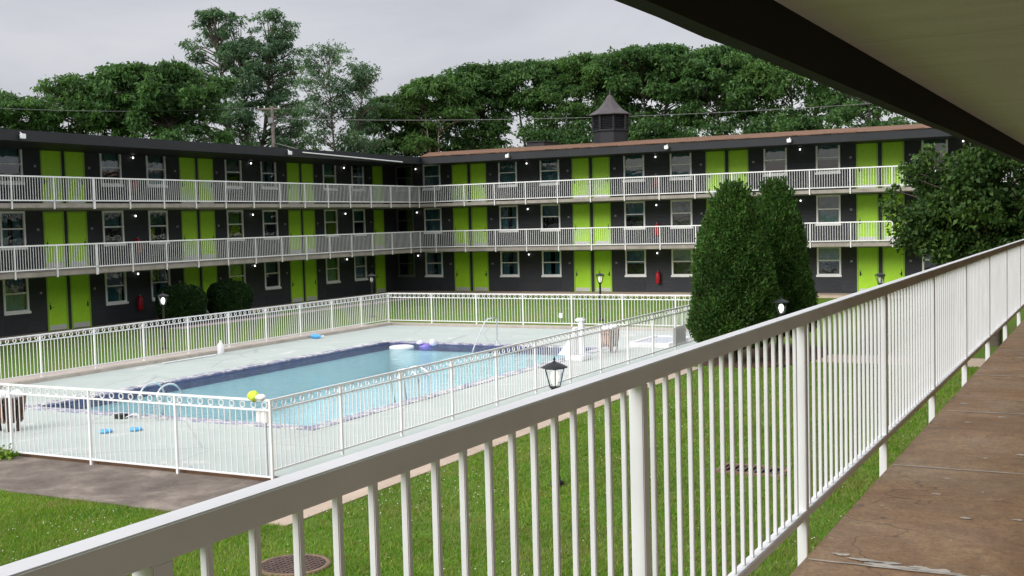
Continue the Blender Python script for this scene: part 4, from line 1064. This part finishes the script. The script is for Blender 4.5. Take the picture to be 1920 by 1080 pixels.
# maple at the right
rng = np.random.default_rng(21); mx_, my_ = -3.6, 38.6
root = thing('maple_tree', 'dense dark maple at the right, before the far wing', 'tree', (mx_, my_, 0))
cl = []; B = np.array([mx_, my_, 0.])
while len(cl) < 105:
    u = rng.uniform(-1, 1, 3)
    if np.dot(u,u) > 1 or np.dot(u,u) < .12: continue
    f = (u[2]+1)/2; wz = 2.5*(.80+.28*math.sin(math.pi*min(1, f*.9+.05)))
    c = B+LAT*u[0]*wz+DEP*u[1]*2.4; c[2] = 4.25+u[2]*2.05-.12*abs(u[0])
    cl.append((c, rng.uniform(.45,.85)))
for k in range(14):   # loose shoots at the rim
    a = rng.uniform(.15*math.pi, 1.1*math.pi); c = B+LAT*2.9*math.cos(a)+DEP*rng.uniform(-1,1); c[2] = 4.3+2.35*math.sin(a); cl.append((c, rng.uniform(.25,.42)))
tk = MB(); tk.tube([B+[0,0,-.2], B+[.05,.02,1.0], B+[0,.05,2.2]], [.19,.15,.13], 9)
for c, r_ in cl:
    s0 = B+np.array([0,0,min(5.4, max(1.7, c[2]-1.3))]); tk.tube([s0, (s0+c)/2+[0,0,.15], c], [.05,.035,.012], 5, caps=False)
tk.tube([B+[0,0,2.1], B+[.1,0,4.0], B+[0,.1,5.6]], [.12,.09,.04], 8)
tk.build('trunk', M['bark'], root)
V, Fq = clump_leaves(cl, 950, .15, .10, rng, flat=.75)
link('crown', npmesh('crown', V-np.array([mx_,my_,0]), Fq, M['leaf_maple']), root)

# weed at the left fence foot
rng = np.random.default_rng(31); n = 160
root = thing('weed', 'green weed growing at the fence foot by the left edge', 'weed', (-18.55, 14.7, .02))
C = rng.normal(size=(n,3))*[.16,.10,.07]; C[:,2] = np.abs(C[:,2])+.04
V, Fq = leaves(C, rng.normal(size=(n,3))+[0,0,.5], .11, .055, rng); link('leaves', npmesh('leaves', V, Fq, M['blade']), root)
st = MB(); st.tube([(-18.55,14.7,0),(-18.5,14.7,.15)], .008, 5); st.build('stem', M['leaf_mid'], root)

# grass blades and clover on the lawns nearest the camera
rng = np.random.default_rng(41)
def blades(regions, hgt):
    Vs = []
    for x0, x1, y0, y1, n in regions:
        P = np.stack([rng.uniform(x0, x1, n), rng.uniform(y0, y1, n)], 1)
        dist = np.hypot((P[:,0]+9.11)/.45, (P[:,1]-11.35)/.45); P = P[dist > 1]
        P = P[~((np.abs(P[:,0]+5.42) < .58) & (np.abs(P[:,1]-18.6) < .36))]
        # thinner in worn spots
        wn = np.sin(P[:,0]*1.3+.7)*np.sin(P[:,1]*.9)+.6*np.sin(P[:,0]*3.1+P[:,1]*2.3); P = P[rng.random(len(P)) < np.clip(.92-.28*np.clip(wn-.5, 0, 2), .3, 1)]
        k = len(P); a = rng.uniform(0, 2*np.pi, k); h = hgt*rng.uniform(.45,1.35,k)*(1+.25*np.sin(P[:,0]*2.1)*np.sin(P[:,1]*1.7)); wd = rng.uniform(.004,.008,k)*(1+.03*P[:,1])
        lean = rng.normal(size=(k,2))*h[:,None]*.55
        V = np.zeros((k,3,3)); V[:,0,0] = P[:,0]+wd*np.cos(a); V[:,0,1] = P[:,1]+wd*np.sin(a); V[:,1,0] = P[:,0]-wd*np.cos(a); V[:,1,1] = P[:,1]-wd*np.sin(a)
        V[:,2,0] = P[:,0]+lean[:,0]; V[:,2,1] = P[:,1]+lean[:,1]; V[:,2,2] = h; V[:,:2,2] = -.005; Vs.append(V.reshape(-1,3))
    V = np.concatenate(Vs); return V, np.arange(len(V)).reshape(-1,3)
V, Fq = blades([(-10.4,-1.4,4.5,13,100000), (-10.4,-1.4,13,24,90000), (-10.4,-1.4,24,33.05,36000), (-20,-10.4,8.6,12.83,80000)], .055)
tag(link('grass', npmesh('grass', V, Fq, M['blade'])), 'short green grass of the near lawn', 'grass', kind='stuff')
n = 3600; P = np.stack([rng.uniform(-10.3,-1.5,n), rng.uniform(5,30,n)], 1)
P = np.concatenate([P, np.stack([rng.uniform(-18,-10.5,800), rng.uniform(8.8,12.7,800)], 1)])
dn = np.sin(P[:,0]*.9+1)*np.sin(P[:,1]*.7+.5)+.5*np.sin(P[:,0]*2.7)*np.sin(P[:,1]*2.2); P = P[rng.random(len(P)) < np.clip(.12+.75*np.clip(dn,0,1.2), .04, 1)]
k = len(P); z = rng.uniform(.035,.07,k); s = rng.uniform(.006,.0125,k)
V = np.zeros((k,6,3)); 
for i, d_ in enumerate(((1,0,0),(-1,0,0),(0,1,0),(0,-1,0),(0,0,.8),(0,0,-.8))):
    V[:,i,0] = P[:,0]+s*d_[0]; V[:,i,1] = P[:,1]+s*d_[1]; V[:,i,2] = z+s*d_[2]
f8 = np.array([(0,2,4),(2,1,4),(1,3,4),(3,0,4),(2,0,5),(1,2,5),(3,1,5),(0,3,5)]); Fq = (np.arange(k)[:,None,None]*6+f8[None]).reshape(-1,3)
tag(link('clover_flowers', npmesh('clover_flowers', V.reshape(-1,3), Fq, M['clover'])), 'small white clover flowers scattered in the near lawn', 'flowers', kind='stuff')
